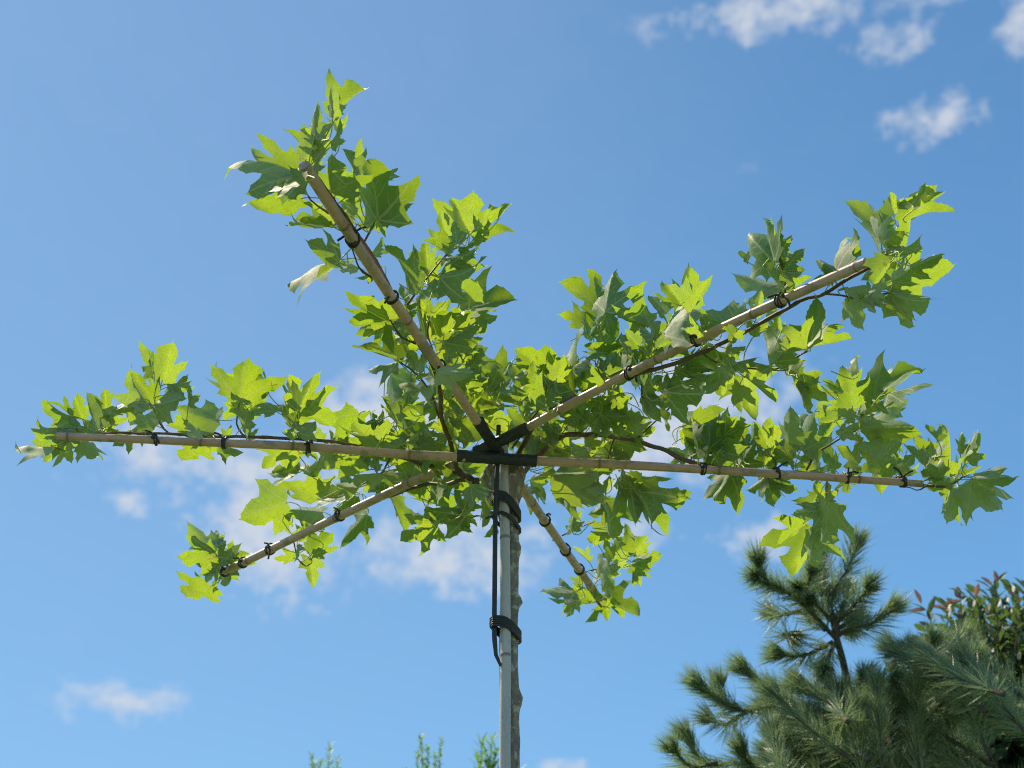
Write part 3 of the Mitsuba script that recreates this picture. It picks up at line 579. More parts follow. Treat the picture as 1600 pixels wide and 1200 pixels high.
LEAVES = """
-573 3427 3318 -95 16 -23 -5 71 69 146 106 0 u
94 3157 3243 69 -45 -55 67 67 29 181 82 38 d
721 2338 3205 95 -18 21 -19 12 96 140 103 0 u
-249 2197 3268 4 -53 84 72 59 34 129 106 0 d
728 3285 3175 -20 81 -54 -13 52 83 148 82 42 u
-819 3769 3239 -82 52 -21 -4 32 94 124 97 0 u
316 2682 3195 82 -37 -41 44 88 7 125 82 32 d
268 3112 3228 30 28 -90 82 38 39 123 100 0 d
516 2384 3309 -45 20 86 59 79 12 137 82 45 p
-602 2843 3269 17 -83 51 12 53 83 105 91 0 u
813 3022 3305 70 -61 -33 69 66 26 139 82 50 d
-108 2662 3384 81 -57 0 -55 -78 27 127 106 0 t
119 3148 3323 -78 52 32 58 80 11 119 82 18 d
-622 3016 3325 38 -82 40 -29 30 90 131 82 37 u
-390 3332 3297 -85 49 9 -43 -81 37 125 96 0 t
-366 3406 3274 -64 69 -30 69 70 13 126 82 20 d
-368 3130 3319 83 -46 29 47 87 4 96 106 0 d
-666 2942 3277 -95 16 25 12 97 -16 105 93 0 d
148 3187 3288 62 0 77 23 95 -18 99 98 0 d
613 3178 3328 80 -36 -45 43 89 6 95 88 0 d
1092 3138 3231 38 -24 -88 7 96 -23 115 82 30 d
-461 3199 3209 -87 -43 17 5 29 95 105 90 0 u
518 2865 3349 29 85 -41 -6 44 88 125 82 46 u
-800 2913 3362 30 -80 49 -21 45 86 108 82 33 u
-477 2894 3279 64 75 13 -39 19 89 113 82 17 u
-164 3198 3280 65 -74 10 73 66 10 126 82 27 d
-275 3029 3301 -71 60 -33 -25 22 93 102 99 0 u
782 3203 3363 -78 48 39 54 83 6 102 82 19 d
-379 2096 3289 -85 -23 44 -44 76 -46 146 91 0 d
748 2832 3245 -19 -84 49 1 50 85 101 82 23 u
464 3046 3259 71 -63 29 62 76 14 103 82 21 d
-391 2208 3330 -95 25 -12 -14 -8 98 120 85 0 u
-92 2536 3497 12 -92 34 -19 32 92 94 90 0 u
-97 2834 3406 7 -13 -98 35 92 -10 118 82 36 d
291 3103 3179 45 -18 -86 74 61 26 123 82 46 d
-66 2980 3303 -43 21 87 68 70 16 112 82 21 d
-770 3572 3263 -92 4 36 -13 88 -43 109 82 0 d
-120 2733 3426 75 58 -30 2 43 89 86 97 0 u
265 3102 3225 -9 86 -48 84 32 42 119 83 0 d
-149 2493 3353 95 -25 -15 22 95 -15 111 82 25 d
728 3095 3148 -27 63 -72 72 62 28 101 82 30 d
403 3077 3340 72 -60 -30 67 70 21 107 82 35 d
-382 2115 3308 -91 24 29 28 -9 95 126 82 18 u
-104 2750 3423 -64 53 -54 57 80 10 91 102 0 d
-4 2983 3412 -82 25 49 27 95 -3 92 89 0 d
792 2794 3241 62 -44 64 -74 -57 32 133 82 34 t
889 3213 3330 28 83 -46 28 38 87 99 82 21 u
-707 2980 3242 -67 61 -41 -15 43 88 85 100 0 u
199 2636 3366 12 -9 98 65 74 -1 111 82 31 p
-280 2927 3389 23 8 -96 77 58 24 104 98 0 d
-228 3237 3330 -65 49 -57 53 83 11 86 106 0 d
-305 2986 3233 -44 -88 15 13 11 98 110 83 0 u
-804 2880 3279 -48 -66 55 39 40 82 93 100 0 u
231 3263 3232 25 36 -89 78 47 40 93 104 0 d
545 2484 3325 -67 48 54 34 86 -35 122 82 30 p
885 3060 3352 25 -32 90 60 78 11 89 84 0 d
-138 2760 3289 36 -87 32 81 46 33 99 106 0 d
377 2644 3373 -4 -89 43 20 41 88 114 82 49 u
71 2902 3385 -64 -67 35 19 30 92 98 82 20 u
-155 2860 3352 -53 64 -54 65 72 22 92 93 0 d
716 3043 3121 21 83 -50 82 12 54 105 90 0 d
242 3038 3274 60 -77 12 73 61 28 104 82 30 d
680 3086 3280 41 -54 72 63 74 19 93 82 23 d
-288 2240 3344 12 -68 71 -80 35 47 128 82 50 u
-354 3006 3334 -63 68 -34 -26 22 93 105 82 28 u
-109 3138 3135 -78 50 35 57 80 12 113 82 46 d
-481 3399 3276 -87 34 32 30 93 -17 112 82 41 d
-524 3558 3232 63 -66 39 2 52 84 97 82 27 u
270 4028 3326 49 -41 -76 84 4 52 155 82 24 d
-248 2515 3262 -62 -77 3 8 -2 99 114 82 21 u
687 2235 3246 -29 -33 89 94 2 31 104 106 0 p
525 3172 3264 -68 43 -57 51 85 3 92 82 20 d
292 3120 3191 90 42 0 -38 82 -41 133 82 39 d
209 3089 3306 53 -20 -81 77 49 38 109 82 36 d
701 3151 3106 -12 36 -91 68 69 19 101 82 40 d
29 2987 3360 -27 -26 92 69 61 38 89 98 0 d
-774 3568 3232 -95 23 16 25 45 84 90 84 0 u
193 2752 3454 -49 20 84 85 27 43 109 85 0 p
95 3092 3215 95 -26 -14 22 94 -21 118 82 51 d
248 3087 3282 5 -93 33 35 33 86 94 82 10 u
-209 3080 3304 -66 29 68 71 49 49 97 87 0 d
73 3067 3289 -66 33 66 35 92 -11 98 82 28 d
-467 2823 3231 44 -75 48 -6 51 85 97 82 48 u
-91 2790 3440 24 -81 51 78 47 39 89 106 0 d
-330 2191 3317 15 -91 37 -22 33 91 89 82 28 u
-151 3165 3273 40 -20 -88 51 85 3 97 82 29 d
136 2847 3347 -18 13 97 -90 -39 -11 110 97 0 t
79 2978 3351 -79 29 52 21 95 -19 89 88 0 d
95 3166 3252 41 -15 -89 81 49 29 108 82 29 d
650 3139 3345 62 -75 18 71 64 26 91 82 27 d
715 2318 3189 69 -33 -63 43 89 1 107 82 51 d
-246 3180 3246 -38 15 90 56 81 10 96 82 26 d
524 2555 3176 0 13 98 94 30 -4 107 106 0 p
-342 2377 3308 -84 48 19 31 76 -55 148 92 0 p
132 2947 3277 38 -76 51 76 56 28 98 82 21 d
649 3154 3326 -88 29 35 25 94 -16 76 106 0 d
543 3152 3276 51 -78 33 74 60 25 97 82 33 d
-269 2721 3345 79 -59 -10 59 78 16 108 82 44 d
-53 2902 3327 -38 -8 91 83 38 38 91 106 0 d
1075 3089 3204 88 -43 -12 42 89 -6 100 82 47 d
-208 2665 3324 -74 65 -13 61 74 25 90 82 7 d
1066 3204 3302 -16 -84 51 -58 49 63 122 82 45 u
224 3896 3249 -64 -64 40 17 39 90 88 83 0 u
-527 3577 3233 2 84 -53 -19 52 82 95 82 37 u
228 3129 3276 -80 55 22 57 81 4 100 82 43 d
557 2375 3103 56 -7 81 -68 -59 42 102 106 0 t
51 3078 3270 51 -82 19 76 55 31 99 82 29 d
816 2975 3317 -18 -50 84 78 44 42 83 86 0 d
-189 3319 3262 -86 -46 18 1 34 93 95 82 33 u
-486 2937 3295 -17 -89 39 16 37 90 102 82 46 u
-167 2764 3342 99 5 3 -5 39 91 78 92 0 u
210 2818 3296 30 -78 53 78 52 32 80 103 0 d
370 2598 3338 -59 -68 41 -3 53 84 94 82 47 u
-620 2952 3331 -43 -89 7 -5 11 98 111 82 44 u
932 3157 3351 -94 -31 -3 -10 23 96 102 82 35 u
769 3057 3356 -26 93 -22 22 29 92 108 82 50 u
249 2910 3290 -89 -41 13 12 5 98 91 93 0 u
-197 3208 3256 -17 -12 97 68 69 20 96 82 30 d
234 2843 3376 -74 -66 -5 8 -16 97 101 106 0 u
444 2673 3236 -73 47 48 -23 -84 47 121 82 40 t
-235 2923 3304 -8 -11 98 65 74 13 86 87 0 d
825 2923 3314 17 7 97 -89 -40 18 101 102 0 t
723 3107 3138 -94 12 -27 19 94 -25 81 82 7 d
612 3185 3262 13 32 -93 77 55 30 74 106 0 d
77 3119 3282 -5 -90 40 85 17 48 106 93 0 d
-528 3009 3244 -63 62 -44 -2 55 82 75 86 0 u
837 3004 3210 73 -52 42 54 83 8 73 82 0 d
-802 2926 3253 -85 6 50 -11 94 -30 89 82 10 d
-1001 2979 3251 -71 65 -26 -12 24 95 111 82 50 u
-157 2604 3195 85 -39 -31 40 90 -5 96 82 40 d
261 3506 3275 -88 34 -30 -7 55 82 80 82 25 u
-108 3139 3136 -52 26 80 82 35 43 97 93 0 d
-217 3039 3285 15 1 -98 55 82 10 102 82 47 d
-798 2874 3276 89 -43 -2 43 89 4 79 98 0 d
242 2923 3251 56 -81 7 22 23 94 87 82 15 u
624 2936 3212 -27 -76 57 82 12 54 87 101 0 d
-187 3231 3162 -79 40 43 48 86 7 90 82 37 d
-153 2951 3324 -88 42 19 40 90 -12 87 82 14 d
-828 3734 3309 -96 -22 9 4 22 97 91 86 0 u
627 2355 3264 -4 5 99 96 24 2 102 97 0 p
845 3029 3228 -59 44 66 76 56 30 85 82 32 d
169 3764 3219 -86 -44 -23 -20 73 -64 101 98 0 p
422 3043 3327 97 11 -19 15 30 93 85 82 22 u
-182 2639 3300 -14 -85 49 40 40 81 107 82 54 u
-131 2524 3442 -19 -75 62 -13 65 74 93 82 51 u
296 2669 3350 -28 -78 54 -81 49 29 117 82 44 u
1050 3173 3228 -23 27 -93 67 73 5 91 82 45 d
-374 2089 3317 56 -68 45 -20 42 88 96 82 53 u
-919 2872 3216 -34 11 92 44 89 5 99 82 41 d
-249 2524 3267 -99 5 3 3 -10 98 87 106 0 u
-295 3159 3296 69 66 -26 18 20 95 90 82 17 u
690 2241 3249 -8 -94 30 83 10 53 87 86 0 d
197 3189 3319 -78 30 53 33 93 -5 100 82 53 d
-192 3098 3238 43 -83 33 77 53 32 81 101 0 d
-148 2499 3359 71 68 14 -23 4 96 106 82 50 u
544 3153 3338 -25 -49 82 80 36 45 77 99 0 d
-87 2387 3388 -40 -76 50 14 49 85 84 82 45 u
-211 2567 3316 -84 52 0 51 84 9 77 90 0 d
239 2891 3271 -97 -18 5 4 5 99 81 104 0 u
520 2523 3164 38 -90 15 78 41 45 101 82 49 d
447 3117 3297 -28 -83 46 74 12 65 99 82 18 d
53 2990 3393 26 -61 73 66 67 32 68 106 0 d
54 3066 3249 -49 7 86 78 46 40 81 91 0 d
-971 2882 3221 -97 14 -17 16 96 -15 98 82 46 d
115 2903 3303 -42 -77 46 11 46 87 75 82 19 u
316 2621 3292 75 -62 -20 65 72 21 90 82 45 d
-972 2900 3236 -70 -58 -39 -41 79 -43 109 82 47 d
-261 2989 3308 13 -83 52 -14 50 84 91 82 49 u
139 3075 3298 -52 22 82 73 60 30 94 82 43 d
-10 3107 3338 -48 -81 31 -18 44 87 80 82 33 u
775 2938 3311 19 -40 89 -72 54 40 94 83 0 u
-179 3236 3231 59 76 -23 2 27 95 88 82 34 u
196 2821 3384 37 -76 51 75 57 30 81 82 15 d
296 2649 3335 -94 -15 29 24 31 91 90 82 48 u
-144 2931 3322 35 -8 -92 50 84 12 80 82 27 d
-188 3214 3154 -85 46 -23 47 87 0 98 82 53 d
1016 3102 3217 -56 58 57 -52 -79 30 83 82 23 t
-374 3112 3256 -94 30 -5 -3 8 99 81 102 0 u
520 3152 3254 -34 64 -67 72 63 24 85 82 39 d
542 3185 3293 18 -78 59 80 46 36 81 82 11 d
639 3188 3358 -97 -20 0 -4 17 97 83 82 12 u
-353 3118 3301 -41 -86 28 -5 33 93 74 83 0 u
-334 3096 3234 -89 -30 -31 -40 31 85 95 82 49 u
-74 2611 3536 77 -63 3 -20 -20 95 104 82 21 u
728 2277 3210 75 -64 0 63 73 23 88 82 52 d
-14 3106 3317 60 -78 13 74 61 24 78 85 0 d
-300 3334 3283 49 23 -83 80 -48 34 103 97 0 t
289 2714 3331 21 41 -87 84 37 38 74 103 0 d
-176 2295 3185 -65 -12 74 74 -1 65 110 82 14 d
-62 3017 3309 -36 -83 40 16 37 91 90 82 49 u
455 3045 3257 11 -59 79 79 52 28 77 82 15 d
143 2879 3336 -36 -30 87 78 40 46 74 97 0 d
742 2269 3254 -10 -95 25 -70 25 66 115 82 40 u
-379 2109 3295 -95 -9 -26 -1 94 -31 90 82 22 d
-109 3248 3268 85 -51 -2 51 85 2 88 82 46 d
601 2741 3283 40 49 -76 86 7 49 90 84 0 d
267 3076 3302 61 -78 1 74 59 30 89 82 46 d
935 3206 3282 53 -63 55 65 72 20 64 90 0 d
643 2355 3203 22 37 -89 84 37 36 68 102 0 d
271 4000 3297 13 78 -59 -18 61 76 72 82 29 u
-142 2595 3262 87 -41 23 42 90 3 91 82 52 d
461 2575 3285 -62 43 64 77 38 49 98 82 54 d
308 2550 3249 47 -84 21 87 43 -22 104 90 0 p
45 3290 3308 46 -21 -85 72 64 24 88 82 45 d
289 2741 3332 59 -79 -4 75 54 36 95 82 54 d
610 3190 3263 64 -31 -69 68 62 36 89 82 54 d
1076 3119 3271 22 -80 54 83 44 32 79 82 39 d
698 3219 3158 -80 33 -48 -46 16 86 85 97 0 u
100 2921 3372 -22 -90 36 -12 39 90 86 82 50 u
-768 3684 3262 9 -86 48 -81 21 53 103 82 52 u
626 2342 3252 -44 26 84 43 89 -5 86 82 50 d
-249 2201 3274 77 -34 51 43 89 -6 78 82 19 d
-315 3267 3306 -65 60 -44 -50 8 85 77 97 0 u
-45 2980 3381 75 -37 -53 39 91 -9 83 82 42 d
280 3020 3302 -58 34 73 79 41 43 94 82 49 d
-266 2620 3328 -82 56 -3 55 80 19 75 82 24 d
-315 2022 3360 55 -67 48 -55 14 81 88 82 49 u
808 3082 3238 -48 23 84 67 71 18 70 82 27 d
-266 3048 3299 12 10 -98 65 73 15 70 91 0 d
1061 3204 3237 21 42 -87 -61 75 21 87 82 33 u
484 2662 3221 72 65 -21 38 -13 91 118 82 56 u
-762 3714 3278 70 -65 26 -25 12 95 91 82 37 u
766 3051 3300 74 -46 46 50 86 6 63 83 0 d
150 2935 3259 -65 -67 33 14 32 93 70 82 15 u
337 3684 3263 88 -46 -1 7 10 98 76 95 0 u
353 2442 3231 44 -68 57 -57 26 76 83 82 35 u
-181 2531 3368 42 -81 37 28 51 80 68 82 27 u
372 2693 3338 -61 36 69 77 19 59 78 83 0 d
-978 2977 3246 61 -12 -77 -17 93 -28 83 82 41 d
837 2851 3292 73 -67 -1 49 54 -67 108 105 0 p
786 3205 3291 -48 12 86 82 37 41 69 88 0 d
279 2760 3228 40 -89 16 82 43 36 79 82 29 d
-92 2980 3130 66 -27 -69 14 95 -24 72 82 31 d
-800 2843 3259 -71 -50 48 -69 54 -45 99 82 28 d
-144 2636 3307 2 -90 42 -26 40 87 74 82 38 u
198 2857 3245 -39 87 -27 80 47 36 68 95 0 d
282 2846 3312 -26 -1 96 63 74 18 78 82 43 d
-340 2236 3284 -89 30 32 -12 -86 48 100 82 19 t
-316 2218 3187 -68 16 71 72 16 66 86 82 0 d
-66 3104 3160 16 20 -96 73 61 25 77 82 27 d
282 3168 3262 96 13 -18 -22 79 -56 101 82 34 d
630 2361 3267 44 -69 56 67 66 30 74 82 43 d
24 3051 3315 -42 -5 89 71 58 37 65 97 0 d
-259 3076 3373 26 -17 -94 53 84 0 85 82 47 d
599 3137 3268 27 -85 43 22 49 83 70 82 38 u
-164 2374 3281 -7 -80 58 -14 58 79 70 82 49 u
-309 3291 3297 -88 -45 3 -41 78 -45 76 90 0 d
579 3185 3323 -90 40 -11 40 90 2 66 82 27 d
615 2733 3258 88 36 -28 10 43 89 67 82 28 u
360 2662 3241 55 -76 33 71 63 27 77 82 42 d
-340 3089 3339 -66 43 -60 54 83 0 68 86 0 d
716 2330 3202 39 7 -91 84 35 39 75 82 32 d
227 3938 3270 -94 24 19 28 46 83 75 82 40 u
343 3839 3331 25 86 -42 -21 47 85 78 82 46 u
198 2846 3318 -65 30 68 60 75 24 68 82 26 d
-41 2911 3336 3 13 98 -37 -91 13 78 82 33 t
-251 2606 3319 -78 60 0 7 10 98 89 82 47 u
308 3428 3175 39 -74 53 -20 49 84 65 82 21 u
196 2789 3303 40 -52 74 64 74 16 63 96 0 d
-1008 2963 3239 -57 50 -64 53 82 17 83 82 39 d
-127 2895 3303 -1 81 -57 -16 56 80 68 82 40 u
617 3162 3340 14 -91 37 -27 32 90 72 82 23 u
-99 2973 3238 -17 -5 97 69 69 16 75 82 28 d
499 2758 3277 -17 55 -80 -48 66 56 78 82 48 u
203 2741 3441 -30 87 -35 84 42 32 77 82 2 d
-230 2545 3183 -88 9 45 22 -78 58 108 82 42 t
-217 3286 3289 -71 -55 42 35 23 90 73 82 7 u
174 3081 3279 27 -81 50 75 50 41 76 82 35 d
237 2871 3302 -77 61 -15 62 71 -31 73 102 0 p
-770 3695 3255 21 -11 -96 45 88 0 59 103 0 d
140 2918 3348 -97 -9 -19 -21 41 88 56 103 0 u
-162 2817 3372 98 -13 0 13 95 -23 72 82 23 d
-187 3042 3291 -95 17 20 12 95 -25 65 87 0 d
754 2235 3321 26 -9 95 -85 -47 19 74 104 0 t
-391 3334 3290 -68 69 -21 69 71 11 84 82 43 d
76 2977 3386 -85 49 8 17 12 97 81 82 37 u
660 3093 3258 -51 34 78 85 22 47 73 85 0 d
712 3095 3265 -43 22 86 66 72 15 67 82 29 d
935 3282 3363 -97 -10 16 14 24 95 60 101 0 u
98 3161 3273 -73 66 -2 65 73 17 84 82 51 d
183 2825 3422 -28 4 95 62 76 15 77 82 39 d
256 2885 3261 -95 16 22 26 25 92 58 103 0 u
-181 3106 3097 -51 79 -30 -36 12 92 75 82 24 u
403 3122 3331 93 -10 33 -24 47 83 61 83 0 u
-676 2938 3239 -98 -12 11 -15 92 -34 77 82 38 d
258 3992 3344 54 -37 -74 83 27 47 79 82 7 d
171 2890 3318 -11 -77 61 1 62 77 63 82 33 u
-144 2704 3353 43 -5 89 -41 -89 15 70 85 0 t
94 2735 3254 33 -72 59 -26 53 79 58 82 21 u
268 4058 3335 -42 64 -62 70 67 21 96 82 59 d
530 2382 3247 -50 21 83 85 8 49 73 87 0 d
8 2966 3401 77 -63 0 62 76 14 68 82 28 d
-227 3246 3335 65 -22 -71 28 95 -5 72 82 45 d
250 3833 3320 17 -21 -95 86 49 5 74 82 4 p
-1024 2915 3201 -73 62 -27 -33 2 93 89 82 49 u
-149 3106 3327 -31 -87 36 2 37 92 75 82 49 u
-337 2255 3298 -86 47 15 13 -9 98 96 82 52 u
726 3070 3377 98 3 -12 7 68 72 52 91 0 u
448 2698 3250 5 94 -31 -5 31 94 73 82 43 u
1090 3133 3234 82 -56 1 56 82 0 85 82 59 d
-476 2992 3230 -48 80 -33 -60 -3 79 82 82 16 u
133 2801 3329 81 -32 48 55 65 -49 91 90 0 p
182 3934 3272 -41 52 -74 66 73 14 62 82 0 d
287 3781 3307 84 -23 48 -29 56 77 60 82 16 u
-182 2955 3342 -76 60 -22 58 79 13 58 97 0 d
257 3530 3206 -32 -14 93 76 53 34 60 87 0 d
684 2182 3165 -34 93 -8 -6 6 99 78 82 49 u
-770 3708 3271 50 -75 40 -35 24 89 76 82 44 u
190 2707 3422 -16 -9 97 87 43 19 84 82 38 p
-970 2929 3269 -7 -95 27 -28 28 91 74 82 46 u
174 3744 3182 -96 -24 3 -23 85 -45 81 82 49 d
181 3055 3255 -84 26 45 20 95 -18 56 93 0 d
-267 3037 3343 91 39 -3 -5 19 97 75 82 42 u
443 2646 3220 -96 4 -23 11 93 -32 83 82 50 d
-571 3600 3244 -93 -19 -29 -35 37 85 57 89 0 u
684 2202 3133 45 -88 -10 81 36 43 66 82 41 d
281 2753 3224 29 12 -94 75 57 31 68 82 34 d
-984 2920 3272 -89 -43 0 -39 79 -45 82 82 41 d
-807 3729 3309 -35 -88 28 12 25 95 76 82 39 u
527 2354 3267 33 -91 20 83 39 37 61 87 0 d
-128 2489 3385 73 -66 -3 65 70 25 78 82 50 d
454 3113 3254 3 -83 54 81 33 46 70 82 30 d
-356 2005 3202 -82 53 19 -45 -82 32 82 82 0 t
796 3011 3362 -63 74 18 2 -22 96 84 101 0 u
240 3746 3266 -23 6 96 83 52 17 66 86 0 p
624 2749 3259 33 65 -67 87 5 47 86 82 41 d
261 2922 3311 -79 36 48 39 91 -4 61 82 23 d
58 3000 3367 76 -42 -49 46 88 -3 69 82 41 d
-220 3047 3268 -43 14 88 54 82 13 62 82 25 d
-217 3214 3299 -82 55 -6 55 80 -19 61 102 0 p
-258 2897 3243 -42 -7 89 80 42 41 79 82 33 p
273 3675 3288 58 -77 22 23 42 87 70 82 46 u
506 3170 3357 54 -77 31 68 63 35 70 82 49 d
-152 2776 3257 -39 -85 32 22 25 93 74 82 46 u
-243 2720 3293 -50 -85 10 1 12 98 76 82 40 u
922 3212 3278 -55 29 77 66 71 20 53 91 0 d
152 3414 3231 -5 0 99 48 87 2 61 82 28 d
203 2868 3246 78 -30 53 39 91 -5 60 82 20 d
178 3105 3271 -65 -65 36 10 40 90 56 87 0 u
-416 2989 3226 -50 72 -46 70 65 25 56 106 0 d
-329 2294 3246 -59 75 -26 -21 16 95 72 82 47 u
-119 2821 3284 82 -54 -14 12 -7 98 69 96 0 u
-352 2040 3327 10 -30 94 67 71 15 69 85 0 d
-618 2986 3333 -90 32 -26 -25 8 95 63 90 0 u
-332 2230 3279 -62 -75 17 17 7 97 82 82 52 u
829 3087 3377 81 -48 31 49 86 5 53 87 0 d
233 3084 3255 -46 26 84 67 71 15 64 82 33 d
996 3182 3288 -10 22 96 98 0 11 100 82 33 p
-331 2138 3286 3 -97 20 80 15 57 89 82 33 d
493 3019 3279 -3 -89 42 83 21 51 70 82 14 d
729 3166 3248 -19 -22 95 77 56 28 53 94 0 d
-81 2412 3405 65 -71 23 -26 7 95 67 82 39 u
-123 3015 3271 -22 -81 53 5 53 83 69 82 51 u
316 3620 3233 81 -53 21 53 83 4 65 82 46 d
976 3111 3252 -57 16 80 81 19 54 74 82 43 d
-531 2905 3278 -69 19 68 -16 89 -41 63 90 0 d
68 2953 3300 -56 15 80 79 34 49 63 92 0 d
235 3279 3234 -72 67 -14 65 73 16 61 82 29 d
-495 3060 3207 -85 51 6 -42 -76 47 75 98 0 t
-365 3124 3200 -85 42 28 44 88 2 63 82 40 d
-796 3695 3265 -63 43 -64 52 84 5 60 83 0 d
-95 2935 3331 73 -27 -61 22 95 -17 69 82 45 d
-113 3178 3164 9 -17 -97 28 94 -14 63 82 34 d
346 2686 3250 63 -76 -11 76 59 24 63 82 30 d
-798 3696 3259 -94 19 23 17 97 -11 65 82 43 d
835 3032 3292 92 36 9 0 -24 96 94 83 0 u
-256 3017 3255 -71 14 68 -18 90 -38 58 96 0 d
76 2770 3207 -23 -57 78 -81 54 16 84 82 54 u
-313 3253 3296 -61 65 -44 63 73 23 59 82 13 d
24 2846 3295 -77 59 19 61 78 8 71 82 49 d
-26 2976 3393 -92 29 22 27 95 -10 55 84 0 d
-474 2873 3204 63 30 70 -10 93 -31 57 87 0 d
1043 3165 3236 -78 59 14 61 76 17 60 82 40 d
594 3036 3258 -40 -73 54 0 58 80 55 82 36 u
89 2977 3248 -40 -12 90 77 48 41 60 82 0 d
-776 3606 3218 -3 4 99 82 55 0 97 82 42 p
115 2882 3281 51 -77 36 72 62 29 54 90 0 d
1090 3259 3288 -19 30 92 97 14 16 67 94 0 p
591 2509 3190 91 -1 40 -38 -25 88 98 106 0 u
-299 3056 3199 -98 1 10 -2 94 -30 71 82 48 d
507 2342 3278 -6 -19 97 99 3 6 98 85 0 p
996 3117 3212 -21 -57 78 81 33 47 51 97 0 d
-519 3503 3270 -96 -24 -2 -10 34 92 56 82 6 u
-1004 2870 3169 -95 24 12 7 66 -73 107 90 0 p
107 2951 3246 -72 36 57 48 86 7 60 82 39 d
-544 2863 3299 -32 10 93 -70 -67 -17 71 82 35 t
-820 2824 3248 -92 37 -6 37 92 2 73 82 52 d
-230 2598 3307 -31 -86 38 34 27 89 54 93 0 u
674 2311 3180 66 -68 27 68 71 14 49 95 0 d
-262 2288 3341 -67 72 -11 -1 15 98 56 82 10 u
352 2733 3206 20 3 -97 63 75 16 47 94 0 d
-113 2456 3408 1 -13 98 65 74 9 55 92 0 d
10 2908 3420 96 -11 21 16 95 -22 55 87 0 d
547 2495 3332 -84 31 -42 35 92 -3 57 82 15 d
-301 3007 3320 -82 55 1 55 82 7 65 82 40 d
-87 2751 3300 45 -12 87 36 92 -5 50 94 0 d
-493 3484 3272 -63 21 73 -35 76 -53 69 82 18 p
76 2917 3327 -86 -29 39 21 49 83 55 82 32 u
-192 3198 3253 -1 -18 -97 75 64 -12 76 82 34 p
236 3073 3250 85 -42 29 44 89 0 53 82 20 d
729 2141 3251 71 -69 -8 -65 -70 26 67 82 35 t
483 2699 3221 -16 80 -56 80 43 39 49 106 0 d
-194 2647 3278 -96 -21 15 13 12 97 57 88 0 u
-140 3063 3302 -61 1 78 77 17 60 64 104 0 d
265 3946 3345 94 31 9 -23 44 86 62 82 39 u
480 3029 3246 51 18 83 7 96 -25 62 82 39 d
324 2666 3328 33 -4 93 77 56 -25 87 82 42 p
-115 2761 3364 76 -11 -62 -18 89 -38 55 103 0 d
199 3055 3242 -98 2 11 0 97 -21 67 82 51 d
-484 2920 3239 -62 -24 73 71 17 66 74 84 0 d
167 3774 3224 -52 25 80 -8 93 -34 70 82 51 p
-531 3571 3306 -61 57 -53 -15 57 79 59 82 44 u
-313 3184 3269 97 2 -17 -9 91 -38 58 82 14 d
-791 3757 3276 -51 63 -56 -37 42 81 66 82 50 u
609 3184 3264 -46 85 -21 87 42 -21 64 104 0 p
-173 2516 3317 24 2 96 32 93 -10 53 92 0 d
132 3042 3244 -72 37 56 41 90 -8 62 82 44 d
-152 3033 3303 -91 -39 0 -6 14 98 53 101 0 u
310 3486 3226 -20 -35 90 -35 89 27 62 82 50 u
-160 2710 3309 89 -42 13 -4 21 97 67 82 49 u
577 3132 3325 0 -87 47 83 25 47 67 82 38 d
252 2676 3292 -37 14 91 69 69 18 57 82 28 d
175 2893 3270 -62 74 -19 72 65 19 57 82 22 d
497 2529 3276 6 -95 26 12 27 94 63 82 45 u
265 2871 3206 39 -18 89 45 88 -2 50 82 6 d
-366 2995 3216 -98 -11 1 -1 20 97 49 105 0 u
-465 3212 3233 54 -79 27 -28 14 94 67 82 38 u
416 3083 3263 -66 47 57 21 85 -46 64 82 18 p
17 2808 3249 45 -81 34 -13 32 93 55 82 36 u
391 2740 3252 52 -32 -78 9 -89 42 59 95 0 t
48 3013 3303 -42 22 87 82 49 27 65 82 28 d
210 3725 3291 -65 -56 49 25 45 84 67 82 53 u
361 2682 3296 -92 -37 -6 -12 13 97 57 82 11 u
286 2741 3217 77 -35 -52 36 92 -9 64 82 49 d
747 3214 3204 -46 -78 38 11 38 91 65 82 50 u
-255 2906 3262 63 -73 21 -11 18 97 69 82 50 u
93 2979 3224 -53 19 81 82 29 47 59 91 0 d
-439 3030 3272 -58 -80 0 -32 23 91 64 82 42 u
610 3062 3279 -4 -91 40 11 39 90 63 82 50 u
-140 2790 3283 13 -93 33 76 30 56 62 82 4 d
-76 3167 3243 43 -57 68 73 67 10 54 88 0 d
-273 2993 3309 -29 -91 25 17 21 95 67 82 46 u
-406 3375 3321 -83 44 -31 -54 -73 39 62 106 0 t
-466 3107 3220 -59 18 77 17 -91 34 64 82 37 t
412 2627 3286 14 5 98 72 66 -14 55 95 0 p
547 2433 3280 85 12 49 -50 12 84 67 82 25 u
-202 2426 3264 -23 6 96 61 77 10 66 82 47 p
-153 3107 3334 38 5 -91 72 59 34 57 82 21 d
92 2855 3286 -29 15 93 49 86 1 61 82 43 d
795 3005 3319 -56 41 71 82 24 50 56 82 12 d
697 2305 3240 -61 78 1 74 58 30 56 82 41 d
-74 2835 3364 -97 -3 -22 4 95 -28 52 90 0 d
489 2538 3236 41 -89 9 -6 7 99 60 82 24 u
318 2593 3327 -52 17 82 73 57 34 66 82 51 d
-71 2909 3349 51 -69 49 -3 55 82 52 82 36 u
1029 3052 3202 5 -82 55 -66 38 63 65 82 8 u
-787 3588 3269 -20 4 97 57 81 9 59 82 31 d
-301 2251 3317 -72 1 68 64 34 67 51 97 0 d
511 3009 3292 -24 -89 37 -31 43 84 57 82 38 u
420 2542 3178 30 1 -94 69 67 22 49 82 0 d
757 3047 3344 -38 19 89 44 89 -1 60 82 48 d
773 2293 3348 87 -26 39 -45 -23 85 81 106 0 u
471 3118 3258 36 -82 42 79 50 31 58 82 35 d
-110 2652 3219 -6 -77 62 -24 61 74 47 82 31 u
298 2649 3249 62 -77 11 -11 5 98 53 93 0 u
